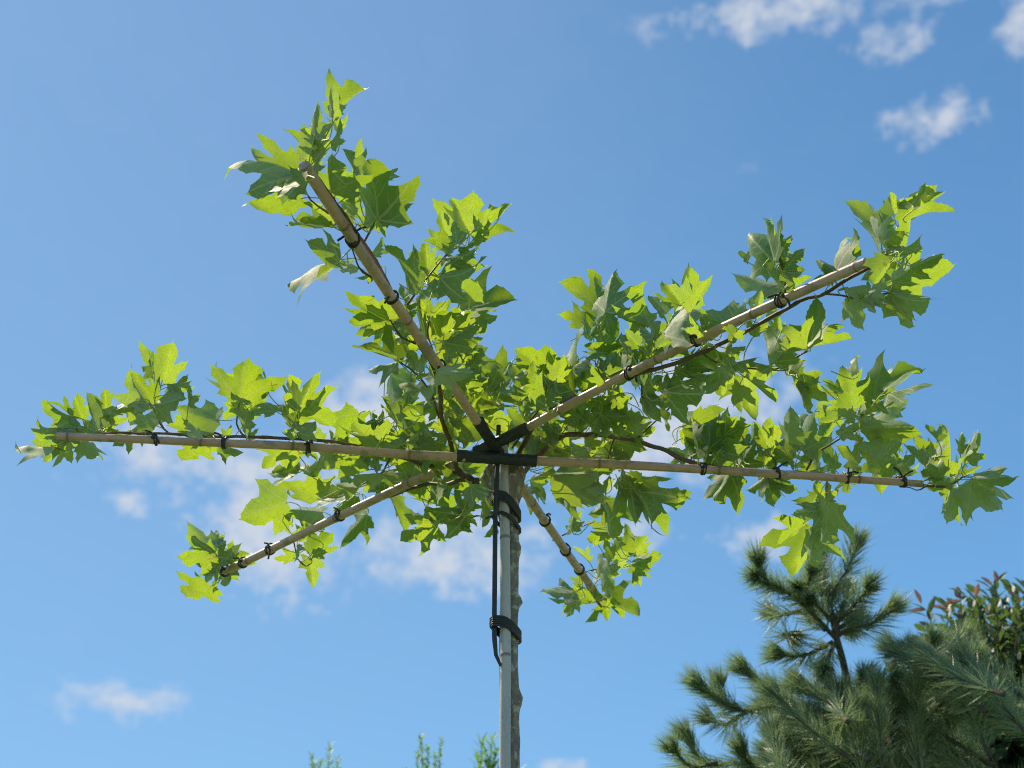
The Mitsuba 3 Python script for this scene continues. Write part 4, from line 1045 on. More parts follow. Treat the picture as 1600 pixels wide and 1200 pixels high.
16 3326 3296 49 -27 -82 86 14 47 86 82 42 d
279 4051 3311 62 63 -44 43 18 87 71 82 46 u
201 2701 3411 47 -23 -84 62 76 14 61 82 45 d
426 3010 3261 -36 14 91 87 37 29 59 82 24 p
318 2697 3198 36 -44 81 61 77 15 45 90 0 d
132 2729 3284 -19 37 -90 -88 -45 1 60 99 0 t
-116 2881 3250 -61 22 75 75 43 48 60 82 32 d
262 2589 3245 -57 -75 30 -25 52 81 51 82 40 u
-310 3030 3296 -39 -2 91 85 34 38 69 82 12 p
449 2665 3260 15 7 98 68 70 -16 56 84 0 p
-893 2986 3255 -20 -94 24 36 16 91 57 96 0 u
-312 1977 3321 -13 -69 70 38 61 68 58 82 53 u
-76 2911 3282 80 -58 -4 17 17 96 66 82 50 u
-922 2943 3243 25 -79 54 28 59 74 61 82 51 u
-670 2988 3237 93 30 -15 -34 83 -42 59 82 26 d
-86 2872 3298 -5 -87 47 22 45 86 56 82 47 u
509 3155 3272 3 18 97 81 56 -13 67 82 40 p
244 3079 3242 -25 -21 93 72 59 33 48 87 0 d
-818 2916 3328 17 -72 66 -57 47 66 56 82 48 u
-196 2753 3244 -72 32 60 4 89 -43 60 82 12 p
822 2916 3302 92 -30 19 33 93 -11 56 82 44 d
553 2361 3092 -1 -71 69 -72 48 48 63 82 39 u
295 2617 3282 12 -91 37 81 30 48 53 85 0 d
-786 3738 3267 61 77 8 -12 -1 98 59 100 0 u
-373 3035 3230 -92 20 29 33 21 91 54 83 0 u
74 2926 3277 -54 -76 34 35 16 91 56 82 25 u
1009 3124 3286 38 -22 89 86 40 -27 62 83 0 p
-737 2947 3259 -97 -10 15 12 26 95 49 86 0 u
470 2524 3270 -51 10 84 84 17 49 54 90 0 d
1072 3136 3298 -15 -78 59 84 20 48 57 82 29 d
240 2886 3208 -50 20 83 79 48 36 54 82 28 d
-113 3158 3159 94 -31 8 1 28 95 52 82 23 u
-910 2892 3272 11 -89 43 -36 37 85 58 82 52 u
629 3209 3310 71 -69 -9 25 14 95 62 82 42 u
719 3183 3294 -52 34 77 -5 89 -43 63 82 34 p
-247 2747 3312 -84 52 8 41 74 -51 85 82 37 p
173 2962 3295 -48 -12 -86 60 66 -43 57 106 0 p
-273 3106 3257 -70 -68 -16 -42 23 87 65 82 50 u
565 2586 3177 16 3 98 85 48 -16 54 101 0 p
240 2729 3252 -15 -1 98 97 13 15 74 96 0 p
668 2167 3192 -45 14 87 88 -2 46 66 82 35 p
-950 2899 3217 -67 6 73 -3 98 -11 60 82 52 d
1029 3190 3317 -32 35 87 90 36 19 65 82 49 p
-210 3035 3228 -82 24 50 25 96 -5 55 82 47 d
257 3575 3302 -64 42 -63 -53 33 76 59 82 39 u
-106 2825 3232 -46 -82 29 30 16 93 59 82 38 u
-593 2865 3216 -38 -36 84 79 34 50 57 103 0 d
-584 3526 3341 -17 70 -68 -83 26 47 60 82 35 u
-94 2704 3304 55 -72 40 -23 32 91 57 82 52 u
310 2741 3333 -59 -76 22 -27 45 84 57 82 50 u
233 2759 3276 29 -27 91 88 41 -16 62 106 0 p
538 2437 3377 -21 -92 28 -88 30 33 80 82 27 u
439 2535 3168 91 -27 28 34 89 -25 62 82 51 d
-298 2371 3284 -73 12 65 -27 83 -46 56 101 0 p
-95 2629 3314 6 -93 33 -72 19 66 69 82 51 u
-170 3072 3186 8 -20 -97 87 48 -3 67 82 22 p
163 2837 3473 -57 28 76 80 8 57 64 82 0 d
808 3172 3257 49 -85 16 78 51 32 50 82 36 d
1107 3261 3304 74 -64 15 11 35 92 55 82 44 u
155 3441 3246 41 -67 60 -37 48 79 58 82 52 u
817 3032 3312 -2 -35 93 74 61 25 51 82 41 d
428 2591 3200 -33 90 -26 81 41 40 54 82 34 d
299 3486 3198 6 -50 85 72 61 30 55 82 45 d
696 2241 3234 63 -53 -54 73 62 25 49 82 35 d
-92 2899 3282 44 -80 39 -16 35 91 56 82 49 u
518 2507 3260 22 -69 67 76 55 32 44 87 0 d
-748 3729 3268 93 -30 13 -3 31 94 63 82 53 u
706 2217 3183 -13 96 -22 -28 17 93 62 82 52 u
330 3740 3287 -3 86 -49 80 31 50 73 82 59 d
207 2815 3286 -32 -88 33 83 -10 54 80 82 19 d
42 2996 3375 -69 69 -17 6 30 94 58 82 51 u
-289 2871 3186 47 -75 43 -44 21 86 54 82 42 u
-104 2731 3321 62 3 77 18 96 -18 52 82 32 d
876 3201 3272 -24 26 92 95 18 20 66 82 39 p
-610 3010 3333 96 13 21 -25 33 90 52 82 42 u
-293 2265 3332 -43 -84 31 -18 42 88 52 82 47 u
-176 2720 3195 -61 24 74 76 39 51 55 82 31 d
259 3883 3342 -55 -17 -81 52 69 -49 52 102 0 p
-168 3029 3255 -79 8 60 -18 90 -37 46 92 0 d
733 3195 3220 -46 -1 -88 -73 56 38 68 82 52 u
-144 2915 3295 -60 -77 14 2 17 98 59 82 49 u
296 2764 3305 -26 10 95 91 31 22 58 82 12 p
-352 2094 3319 60 -58 54 -62 8 77 53 82 37 u
440 2435 3185 -30 92 -20 31 29 89 41 88 0 u
1118 3209 3271 -44 -9 -88 81 36 -44 66 82 16 p
479 2598 3211 34 79 -49 32 39 85 50 82 50 u
-129 2504 3420 -72 -40 55 64 -14 74 63 95 0 d
-148 3001 3269 -96 -6 24 -13 95 -26 50 82 36 d
-826 2820 3258 -91 38 9 23 71 -65 72 106 0 p
711 2609 3197 -19 9 97 -94 -28 -16 53 82 24 t
431 3157 3298 -31 -88 34 81 -7 56 67 89 0 d
802 3195 3263 20 -25 -94 2 96 -25 39 104 0 d
-910 2920 3229 43 -81 38 72 56 39 61 82 40 d
-192 3243 3178 37 5 -92 78 50 34 46 102 0 d
59 2811 3297 -25 -68 67 -48 69 52 49 82 50 u
-31 2538 3535 52 -7 84 -62 -69 33 55 106 0 t
-97 2868 3352 92 -26 -25 8 82 -56 52 106 0 p
731 2272 3342 -29 -82 47 37 36 85 45 82 42 u
57 3073 3307 -62 61 -47 -36 30 87 50 82 34 u
759 3019 3324 -94 30 -12 -2 31 94 50 82 44 u
-174 2404 3303 -54 6 83 -52 75 -39 52 97 0 p
-775 2865 3325 98 0 12 4 95 -29 57 82 50 d
547 3192 3293 37 -31 87 75 64 -10 40 106 0 p
-606 2914 3241 55 -33 76 48 86 2 48 82 30 d
980 3000 3254 -49 -1 86 85 19 48 52 82 39 d
210 2876 3198 -41 -19 88 73 50 44 39 101 0 d
-990 2909 3264 -62 -13 76 72 25 63 70 82 21 d
388 2557 3253 -12 -93 31 86 6 48 71 82 52 d
273 2765 3317 -11 -83 53 -55 50 66 54 82 49 u
-954 2992 3268 -76 11 62 33 -76 54 55 82 9 t
320 2804 3214 60 -2 -79 79 2 60 53 91 0 d
-227 3104 3290 30 -41 85 -53 66 51 51 82 53 u
254 3491 3264 -97 7 17 2 95 -29 56 82 55 d
1105 3211 3312 78 -46 40 -25 34 89 53 82 42 u
822 3086 3297 -41 32 84 90 20 36 47 85 0 p
546 2568 3258 -3 -85 50 7 50 85 49 82 51 u
-315 3077 3216 -48 16 85 80 44 37 63 82 47 d
-266 3092 3285 20 -86 45 -65 22 72 55 82 42 u
-497 2865 3249 -8 -83 53 36 47 79 53 82 55 u
-163 2506 3263 52 -83 16 -30 -1 94 56 82 45 u
181 2948 3235 -75 35 54 41 90 -1 44 82 34 d
214 3079 3163 -51 32 79 -42 70 -56 56 91 0 p
217 2692 3183 56 65 -50 16 51 84 36 82 20 u
-547 3470 3218 -1 -17 -98 78 60 -11 54 89 0 p
-93 3132 3191 -91 -36 16 5 28 95 52 82 49 u
-238 2945 3221 74 -66 3 65 73 16 49 82 39 d
78 2899 3286 3 -82 55 -96 12 23 68 105 0 u
152 2897 3256 -81 12 55 -6 94 -30 41 90 0 d
224 3205 3231 6 -90 40 -25 38 88 46 82 40 u
824 2995 3328 61 -70 -35 28 61 -73 64 106 0 p
1077 3086 3290 19 -94 23 96 15 -18 61 82 13 p
651 2389 3293 46 -87 12 1 14 98 51 82 47 u
-675 2847 3185 -86 -12 47 -34 83 -42 45 82 8 d
666 3101 3306 27 -22 93 -88 31 33 64 86 0 u
516 2528 3159 -89 21 39 17 97 -13 50 82 54 d
194 2677 3214 -49 -75 42 -77 60 18 51 82 42 u
557 3125 3308 19 -72 65 77 52 34 39 85 0 d
272 3775 3279 -45 27 84 88 24 39 64 82 50 p
-217 2264 3358 72 -59 33 -21 26 93 43 82 45 u
963 3230 3288 57 -77 27 -26 14 94 46 89 0 u
-313 2075 3373 -16 -97 13 8 12 98 50 82 52 u
630 2320 3202 96 12 20 -5 93 -32 55 82 45 d
745 3174 3187 -4 -53 84 81 46 33 51 82 54 d
-265 2288 3345 51 76 -37 21 30 92 44 82 45 u
-377 2999 3236 -61 -66 43 26 34 89 43 82 36 u
-94 2776 3452 95 -27 0 -10 -32 93 64 84 0 u
288 2517 3195 83 -46 29 -11 38 91 43 82 50 u
-324 2048 3324 59 -71 35 73 66 12 56 82 42 d
-319 3020 3298 -79 -8 59 -42 76 -47 55 82 35 d
195 3855 3280 -25 -81 51 -38 57 72 46 82 50 u
721 3112 3155 92 -27 -25 24 95 -13 45 82 52 d
-40 3113 3092 -58 78 -20 73 61 27 46 82 40 d
-841 2929 3305 -86 49 3 -9 -21 96 64 82 30 u
871 2975 3368 78 -58 -16 6 -19 97 57 82 14 u
-722 2876 3276 8 -72 68 81 44 36 52 82 0 d
520 2408 3118 77 -61 13 0 22 97 43 82 42 u
-202 2583 3254 44 -83 31 78 53 31 48 82 39 d
130 3054 3287 -75 27 -59 -41 50 75 41 82 39 u
302 2631 3293 -71 14 67 -17 91 -36 51 82 38 d
-580 3445 3290 56 82 -1 11 -7 98 58 82 33 u
-109 2726 3382 95 -20 18 24 94 -20 48 82 45 d
-304 2166 3300 49 -59 63 66 72 16 40 93 0 d
-224 2568 3333 96 -25 -3 24 96 -9 33 106 0 d
-110 2475 3413 88 -45 4 45 86 -17 52 82 51 d
-855 2908 3224 -54 74 -38 71 65 23 49 82 29 d
697 2386 3226 -89 -24 37 35 10 92 42 82 36 u
740 2260 3319 -23 -26 93 71 60 34 45 82 52 d
690 2719 3212 -54 -32 77 82 -7 55 46 95 0 d
-16 2928 3318 -77 51 37 10 68 -71 64 96 0 p
127 3002 3293 10 73 -66 -68 53 48 46 82 46 u
-159 2717 3366 82 48 -27 8 37 91 42 82 43 u
-31 2889 3323 28 -11 94 82 53 -18 58 82 31 p
-898 2909 3246 89 22 38 -43 26 85 40 82 34 u
-276 2039 3245 -14 -28 94 81 50 27 50 82 42 d
-380 2110 3360 -37 -13 91 88 24 39 65 82 36 p
-601 2985 3245 -7 -15 98 65 73 16 42 82 23 d
708 2266 3247 72 67 -14 5 14 98 42 82 38 u
-478 3021 3239 86 50 1 -9 13 98 38 88 0 u
538 3145 3251 -16 -13 -97 21 95 -17 34 83 0 d
241 2783 3287 22 -85 45 82 41 37 54 82 57 d
-790 2924 3352 88 -44 -7 35 77 -51 69 82 49 p
378 2449 3185 -58 -70 38 -77 63 -2 57 82 52 u
-81 2507 3458 43 -87 17 82 47 31 47 82 43 d
671 2321 3186 75 -33 -56 36 92 -6 41 82 48 d
-218 2553 3321 -36 -12 91 91 7 37 56 106 0 p
-798 2829 3331 -15 -9 97 -83 -51 -18 60 82 40 t
522 2340 3255 88 -24 -39 21 96 -12 42 82 48 d
-197 2626 3208 -17 -14 96 77 58 22 49 82 52 d
-381 2997 3239 -51 -78 34 11 33 93 38 82 37 u
-376 2106 3315 -69 12 70 -12 94 -29 45 82 39 d
-476 2831 3163 -37 -89 21 -10 26 95 39 82 43 u
243 3281 3244 -91 38 6 20 32 91 39 82 38 u
510 2978 3281 47 -86 15 80 49 32 46 82 54 d
432 3047 3232 -4 4 99 96 25 3 41 106 0 p
-838 2904 3223 43 -4 -89 75 55 34 47 82 38 d
726 3166 3271 -88 42 17 22 7 96 48 82 48 u
-359 2092 3294 36 -52 76 64 73 19 39 82 29 d
-219 2740 3293 -44 2 89 87 16 43 50 88 0 p
73 2786 3218 -4 -13 98 94 29 8 52 82 33 p
437 2526 3159 -31 -30 89 84 34 41 33 92 0 d
435 2547 3214 98 9 11 -6 96 -25 44 82 54 d
-355 2072 3359 -76 -63 5 2 6 99 37 82 36 u
204 2723 3257 80 -51 28 -19 23 95 39 82 49 u
-209 2719 3269 -30 -34 88 87 25 39 47 82 16 p
-91 3091 3309 -83 41 -35 -17 41 88 35 82 41 u
469 2406 3328 -52 11 83 83 25 48 37 82 28 d
-246 2210 3376 42 -8 89 60 76 -22 47 82 36 p
-36 3015 3326 -86 47 -15 -20 -5 97 36 100 0 u
-274 2421 3317 -77 54 -31 57 81 -1 43 82 51 d
900 3054 3357 6 -12 98 95 29 -2 44 82 42 p
855 3063 3363 -1 -10 98 98 10 2 40 106 0 p
517 2335 3301 7 -62 77 86 42 26 42 82 55 d
390 2614 3273 -73 -66 10 -6 20 97 35 82 43 u
667 2333 3185 92 4 -37 -21 87 -43 42 82 26 d
333 2705 3305 56 -81 13 76 46 -43 55 82 15 p
466 2686 3263 66 -12 -73 -40 76 -49 44 91 0 p
121 2989 3296 -71 62 -31 -30 12 94 30 104 0 u
-661 3022 3275 35 -86 35 -29 25 91 36 82 46 u
620 2371 3257 -59 52 60 72 2 68 40 82 49 d
353 2732 3287 -22 -5 -96 89 36 -22 51 82 32 p
208 2859 3313 -40 24 87 90 15 38 38 90 0 p
-76 2568 3487 -27 0 95 92 25 26 48 82 36 p
74 3114 3301 -83 49 -21 -18 9 97 32 82 0 u
935 3180 3360 -16 86 -47 -49 34 79 33 82 26 u
-367 2137 3332 71 -58 37 -26 27 92 31 82 46 u
529 2368 3235 69 -47 53 52 84 6 26 82 26 d
-418 3018 3255 -12 14 97 88 45 5 45 82 34 p
-203 2692 3231 29 7 94 63 72 -25 37 82 35 p
-275 2360 3311 39 -7 91 68 67 -24 47 82 51 p
-138 2429 3352 74 -64 -14 52 71 -45 42 82 25 p
287 3102 3191 63 -76 10 -10 5 98 29 82 11 u
752 2310 3272 -24 -1 -96 78 58 -20 33 82 44 p
-189 2527 3350 -89 -7 -42 5 95 -28 25 82 17 d
-105 2537 3408 -31 3 94 93 12 31 26 106 0 p
291 2629 3172 54 78 -29 31 14 93 23 82 55 u
"""
stuff, stuff_stalks = [], []
for i, row in enumerate(LEAVES.strip().split('\n')):
    q = row.split()
    w = [float(x) for x in q[:12]]
    B, a, n = np.array(w[0:3]) / 1000, np.array(w[3:6]), np.array(w[6:9])
    a /= np.linalg.norm(a)
    n = n - a * (n @ a); n /= np.linalg.norm(n)
    L, wf, fold, cls = w[9] / 1000, w[10] / 100, w[11], q[12]
    m = leaf_mesh(i, B, a, n, L, wf, fold, cls)
    # the stalk runs back from the blade and on to the nearest wood
    d = np.linalg.norm(ATTACH - (B - a * 0.025), axis=1)
    E = ATTACH[np.argmin(d)]
    gap = np.linalg.norm(E - B)
    reach = min(gap, 0.055)
    end = B + (E - B) * (reach / max(gap, 1e-6))
    mid = B - a * min(0.02, reach * 0.4) + (end - B) * 0.35 - n * 0.003
    st = tube(smooth_path([B + a * 0.006 - n * 0.0012, B - a * 0.004 - n * 0.0012, mid, end], 0.008), 0.0011, 6)
    st = (st[0], st[1])
    if i < 300:
        key = add('leaf', m, 'leaf_mat', TREE)
        add('stalk', st, 'stalk_mat', key)
    else:
        stuff.append(m); stuff_stalks.append(st)
key = add('small_leaves', join(stuff), 'leaf_mat', TREE)
labels[key] = {'label': 'smaller leaves crowded between the large ones', 'kind': 'stuff'}
key = add('leaf_stalks', join(stuff_stalks), 'stalk_mat', TREE)
labels[key] = {'label': 'stalks of the smaller leaves', 'kind': 'stuff'}

# ------------------------------------------------------------------ background
PINE_SHOOTS = [[[1.31, 5.685, 3.861], [1.149, 5.548, 3.968], [0.998, 5.445, 4.019], [0.964, 5.353, 4.051]],
 [[1.16, 5.611, 3.982], [1.18, 5.517, 4.024], [1.182, 5.438, 4.04]],
 [[1.289, 5.631, 3.949], [1.277, 5.645, 4.053], [1.277, 5.614, 4.228]],
 [[1.284, 5.59, 4.015], [1.358, 5.552, 4.11], [1.39, 5.525, 4.188]],
 [[1.305, 5.651, 3.916], [1.372, 5.521, 3.957], [1.391, 5.41, 3.966]],
 [[1.315, 5.672, 3.883], [1.441, 5.638, 3.91], [1.511, 5.598, 3.947]],
 [[1.295, 5.69, 3.855], [1.172, 5.715, 3.805], [1.094, 5.708, 3.807]],
 [[1.302, 5.692, 3.85], [1.253, 5.655, 3.768], [1.231, 5.602, 3.712]],
 [[1.16, 5.624, 3.96], [1.079, 5.682, 3.965], [1.069, 5.725, 3.993]],
 [[1.096, 5.584, 4.026], [1.017, 5.492, 4.013], [0.961, 5.397, 4.004]],
 [[1.289, 5.645, 3.927], [1.22, 5.588, 3.972], [1.204, 5.561, 3.971]],
 [[1.354, 5.862, 3.576], [1.109, 5.817, 3.654], [0.994, 5.778, 3.721], [0.943, 5.759, 3.757]],
 [[1.367, 5.876, 3.555], [1.133, 5.821, 3.629], [0.913, 5.82, 3.615], [0.796, 5.779, 3.667], [0.752, 5.753, 3.695]],
 [[0.915, 5.835, 3.62], [0.854, 5.833, 3.66], [0.846, 5.829, 3.703]],
 [[0.941, 5.838, 3.616], [0.871, 5.916, 3.59], [0.824, 5.957, 3.622]],
 [[1.367, 5.944, 3.445], [1.121, 5.996, 3.488], [0.817, 6.082, 3.476], [0.728, 6.089, 3.592]],
 [[0.825, 5.946, 3.441], [0.716, 5.908, 3.413], [0.646, 5.829, 3.45]],
 [[1.367, 5.842, 3.609], [1.27, 5.832, 3.687], [1.192, 5.842, 3.733]],
 [[1.367, 5.835, 3.62], [1.299, 5.833, 3.706], [1.284, 5.851, 3.759]],
 [[1.354, 5.808, 3.664], [1.395, 5.73, 3.703], [1.396, 5.676, 3.704]],
 [[1.367, 5.849, 3.598], [1.494, 5.689, 3.647], [1.489, 5.564, 3.641]],
 [[1.38, 5.862, 3.576], [1.574, 5.915, 3.689], [1.557, 5.991, 3.764]],
 [[1.393, 5.889, 3.533], [1.613, 5.752, 3.67], [1.667, 5.613, 3.81]],
 [[1.625, 5.794, 3.686], [1.614, 5.687, 3.78], [1.591, 5.63, 3.795]],
 [[1.65, 5.767, 3.73], [1.779, 5.794, 3.85], [1.858, 5.844, 3.933]],
 [[1.393, 5.916, 3.489], [1.68, 5.861, 3.603], [1.813, 5.791, 3.739], [1.859, 5.765, 3.804]],
 [[1.393, 5.93, 3.467], [1.597, 5.883, 3.531], [1.714, 5.855, 3.564]],
 [[1.393, 5.957, 3.423], [1.25, 5.978, 3.504], [1.192, 6.017, 3.554]],
 [[1.393, 5.957, 3.423], [1.521, 5.829, 3.434], [1.582, 5.735, 3.39]],
 [[1.367, 5.889, 3.533], [1.247, 5.909, 3.587], [1.165, 5.949, 3.609]],
 [[1.393, 5.998, 3.357], [1.183, 5.959, 3.385], [0.974, 5.921, 3.412], [0.917, 5.869, 3.46]],
 [[1.393, 5.998, 3.357], [1.575, 5.895, 3.352], [1.774, 5.764, 3.393]],
 [[1.186, 5.978, 3.39], [1.115, 5.985, 3.445], [1.072, 5.998, 3.492]],
 [[1.393, 6.012, 3.335], [1.31, 6.078, 3.408], [1.316, 6.146, 3.479]],
 [[1.393, 5.998, 3.357], [1.505, 5.827, 3.512], [1.501, 5.745, 3.52]],
 [[1.599, 5.849, 3.598], [1.658, 5.842, 3.663], [1.68, 5.844, 3.714]],
 [[1.754, 5.849, 3.598], [1.869, 5.792, 3.605], [1.901, 5.725, 3.629]],
 [[1.297, 5.651, 3.916], [1.348, 5.66, 4.003], [1.373, 5.686, 4.062]],
 [[1.289, 5.642, 3.932], [1.295, 5.656, 4.002], [1.31, 5.683, 4.051]],
 [[1.191, 5.611, 3.982], [1.149, 5.526, 4.0], [1.129, 5.462, 3.987]],
 [[1.305, 5.665, 3.894], [1.396, 5.705, 3.967], [1.424, 5.768, 4.004]],
 [[1.264, 5.665, 3.894], [1.219, 5.67, 3.952], [1.222, 5.697, 3.975]],
 [[1.302, 5.679, 3.872], [1.363, 5.703, 3.91], [1.38, 5.74, 3.925]],
 [[1.251, 5.59, 4.015], [1.231, 5.628, 4.088], [1.244, 5.688, 4.125]],
 [[1.135, 5.685, 3.861], [1.093, 5.657, 3.877], [1.104, 5.646, 3.866]],
 [[1.764, 5.518, 2.957], [1.653, 5.586, 3.099], [1.563, 5.643, 3.251]],
 [[1.364, 5.654, 3.115], [1.217, 5.723, 3.228], [1.097, 5.778, 3.356]],
 [[1.291, 5.485, 3.159], [1.291, 5.589, 3.251], [1.29, 5.673, 3.363]],
 [[1.659, 5.504, 3.082], [1.533, 5.642, 3.152], [1.43, 5.755, 3.246]],
 [[1.513, 6.316, 3.303], [1.59, 6.318, 3.471], [1.653, 6.319, 3.644]],
 [[1.252, 5.616, 3.294], [1.259, 5.576, 3.424], [1.264, 5.544, 3.566]],
 [[1.286, 6.182, 3.207], [1.309, 6.202, 3.402], [1.328, 6.219, 3.598]],
 [[1.59, 5.435, 3.039], [1.474, 5.508, 3.155], [1.378, 5.567, 3.287]],
 [[1.811, 5.813, 3.27], [1.689, 5.887, 3.365], [1.59, 5.947, 3.479]],
 [[1.354, 6.032, 3.246], [1.225, 5.981, 3.373], [1.12, 5.94, 3.513]],
 [[1.626, 5.813, 3.524], [1.565, 5.942, 3.594], [1.514, 6.049, 3.688]],
 [[1.568, 5.638, 3.34], [1.429, 5.695, 3.414], [1.315, 5.742, 3.51]],
 [[1.723, 5.819, 3.375], [1.802, 5.976, 3.481], [1.867, 6.104, 3.603]],
 [[1.839, 5.72, 3.068], [1.733, 5.741, 3.188], [1.646, 5.759, 3.323]],
 [[1.776, 5.858, 3.408], [1.639, 5.92, 3.496], [1.526, 5.971, 3.604]],
 [[1.379, 5.563, 3.051], [1.314, 5.583, 3.166], [1.26, 5.6, 3.296]],
 [[1.811, 5.585, 3.318], [1.645, 5.566, 3.432], [1.509, 5.55, 3.562]],
 [[1.15, 5.7, 3.157], [1.176, 5.663, 3.313], [1.197, 5.633, 3.477]],
 [[1.713, 6.118, 3.299], [1.564, 6.216, 3.408], [1.443, 6.296, 3.533]],
 [[1.742, 5.56, 3.698], [1.769, 5.688, 3.756], [1.79, 5.792, 3.84]],
 [[1.361, 5.459, 3.246], [1.369, 5.434, 3.395], [1.375, 5.414, 3.554]],
 [[1.769, 5.57, 3.291], [1.637, 5.605, 3.411], [1.529, 5.633, 3.545]],
 [[1.949, 5.983, 3.442], [1.833, 6.056, 3.538], [1.737, 6.115, 3.653]],
 [[1.957, 6.115, 3.515], [1.916, 6.216, 3.578], [1.881, 6.298, 3.667]],
 [[1.579, 5.818, 3.27], [1.611, 5.936, 3.421], [1.637, 6.033, 3.58]],
 [[1.492, 5.545, 3.14], [1.47, 5.685, 3.251], [1.453, 5.799, 3.378]],
 [[1.451, 5.596, 3.398], [1.439, 5.723, 3.543], [1.428, 5.826, 3.698]],
 [[1.34, 5.857, 3.47], [1.366, 5.973, 3.531], [1.387, 6.068, 3.618]],
 [[1.958, 5.403, 3.328], [1.834, 5.41, 3.479], [1.732, 5.416, 3.638]],
 [[1.31, 5.451, 3.086], [1.287, 5.562, 3.203], [1.269, 5.653, 3.335]],
 [[1.111, 5.933, 3.053], [1.054, 5.933, 3.197], [1.006, 5.933, 3.35]],
 [[1.78, 5.58, 3.582], [1.782, 5.705, 3.647], [1.783, 5.808, 3.737]],
 [[2.045, 5.71, 3.546], [1.911, 5.788, 3.67], [1.801, 5.851, 3.807]],
 [[1.578, 5.803, 3.093], [1.595, 5.86, 3.254], [1.61, 5.907, 3.421]],
 [[1.785, 5.949, 3.329], [1.692, 6.015, 3.448], [1.615, 6.068, 3.581]],
 [[1.688, 5.248, 3.489], [1.699, 5.365, 3.542], [1.708, 5.461, 3.622]],
 [[1.302, 5.382, 3.273], [1.221, 5.497, 3.377], [1.156, 5.592, 3.498]],
 [[1.16, 5.676, 3.114], [1.171, 5.841, 3.214], [1.181, 5.976, 3.331]],
 [[1.515, 5.773, 3.312], [1.479, 5.895, 3.377], [1.45, 5.995, 3.467]],
 [[2.051, 5.811, 3.679], [1.932, 5.83, 3.771], [1.834, 5.845, 3.883]],
 [[1.739, 5.803, 3.131], [1.716, 5.935, 3.215], [1.698, 6.043, 3.319]],
 [[1.727, 5.278, 3.419], [1.646, 5.387, 3.558], [1.58, 5.476, 3.708]],
 [[1.953, 6.078, 3.311], [1.834, 6.102, 3.427], [1.736, 6.121, 3.558]],
 [[2.154, 5.859, 3.599], [2.024, 5.862, 3.744], [1.917, 5.865, 3.899]],
 [[1.255, 5.85, 3.25], [1.303, 5.843, 3.396], [1.343, 5.837, 3.552]],
 [[1.816, 6.101, 3.689], [1.884, 6.093, 3.819], [1.94, 6.087, 3.962]],
 [[1.693, 5.966, 3.231], [1.542, 6.024, 3.336], [1.419, 6.071, 3.458]],
 [[1.826, 5.955, 3.712], [1.709, 5.976, 3.816], [1.613, 5.994, 3.937]],
 [[1.705, 5.353, 3.561], [1.597, 5.433, 3.632], [1.508, 5.498, 3.727]],
 [[1.74, 6.192, 3.149], [1.643, 6.194, 3.258], [1.563, 6.194, 3.384]],
 [[1.398, 5.949, 3.347], [1.321, 6.056, 3.421], [1.257, 6.143, 3.517]],
 [[1.873, 5.287, 3.33], [1.787, 5.329, 3.486], [1.717, 5.362, 3.65]],
 [[1.347, 5.446, 2.946], [1.406, 5.518, 3.122], [1.454, 5.576, 3.303]],
 [[1.489, 5.711, 3.45], [1.456, 5.833, 3.52], [1.43, 5.932, 3.613]],
 [[1.69, 5.703, 3.06], [1.516, 5.706, 3.158], [1.374, 5.709, 3.275]],
 [[1.546, 5.563, 3.307], [1.54, 5.513, 3.422], [1.536, 5.473, 3.554]],
 [[1.281, 6.081, 3.241], [1.181, 6.19, 3.302], [1.099, 6.278, 3.388]],
 [[1.546, 5.768, 3.254], [1.627, 5.869, 3.359], [1.694, 5.953, 3.482]],
 [[1.149, 5.652, 3.431], [1.118, 5.782, 3.557], [1.094, 5.889, 3.697]],
 [[1.411, 5.503, 3.316], [1.304, 5.598, 3.384], [1.216, 5.675, 3.477]],
 [[1.317, 5.799, 3.527], [1.236, 5.924, 3.59], [1.17, 6.026, 3.678]],
 [[1.765, 5.424, 3.298], [1.722, 5.454, 3.449], [1.687, 5.477, 3.608]],
 [[1.571, 6.259, 3.225], [1.58, 6.247, 3.361], [1.588, 6.237, 3.51]],
 [[1.247, 5.418, 3.286], [1.112, 5.447, 3.413], [1.001, 5.47, 3.553]],
 [[1.277, 5.437, 3.198], [1.29, 5.441, 3.329], [1.301, 5.445, 3.474]],
 [[1.592, 5.918, 3.39], [1.496, 5.998, 3.52], [1.418, 6.064, 3.663]],
 [[1.312, 5.733, 3.315], [1.342, 5.887, 3.392], [1.366, 6.014, 3.491]],
 [[0.981, 5.325, 3.143], [0.979, 5.411, 3.268], [0.978, 5.481, 3.407]],
 [[1.724, 5.846, 3.565], [1.636, 5.974, 3.652], [1.565, 6.078, 3.76]],
 [[1.281, 6.005, 3.566], [1.173, 6.049, 3.625], [1.084, 6.085, 3.71]],
 [[1.524, 5.457, 3.093], [1.515, 5.477, 3.231], [1.508, 5.493, 3.381]],
 [[1.457, 5.49, 3.426], [1.278, 5.541, 3.513], [1.132, 5.584, 3.62]],
 [[1.976, 5.601, 3.19], [1.842, 5.679, 3.282], [1.733, 5.744, 3.393]],
 [[1.449, 6.082, 3.222], [1.367, 6.221, 3.322], [1.3, 6.335, 3.439]],
 [[2.013, 5.671, 3.501], [1.929, 5.767, 3.56], [1.859, 5.846, 3.645]],
 [[1.034, 5.331, 3.12], [1.014, 5.477, 3.223], [0.997, 5.597, 3.344]],
 [[1.298, 5.844, 3.158], [1.311, 5.819, 3.331], [1.323, 5.797, 3.509]],
 [[1.219, 5.281, 3.381], [1.228, 5.441, 3.476], [1.236, 5.572, 3.591]],
 [[1.284, 6.007, 3.451], [1.196, 6.121, 3.537], [1.124, 6.215, 3.644]],
 [[1.932, 5.639, 3.598], [1.836, 5.707, 3.67], [1.757, 5.763, 3.765]],
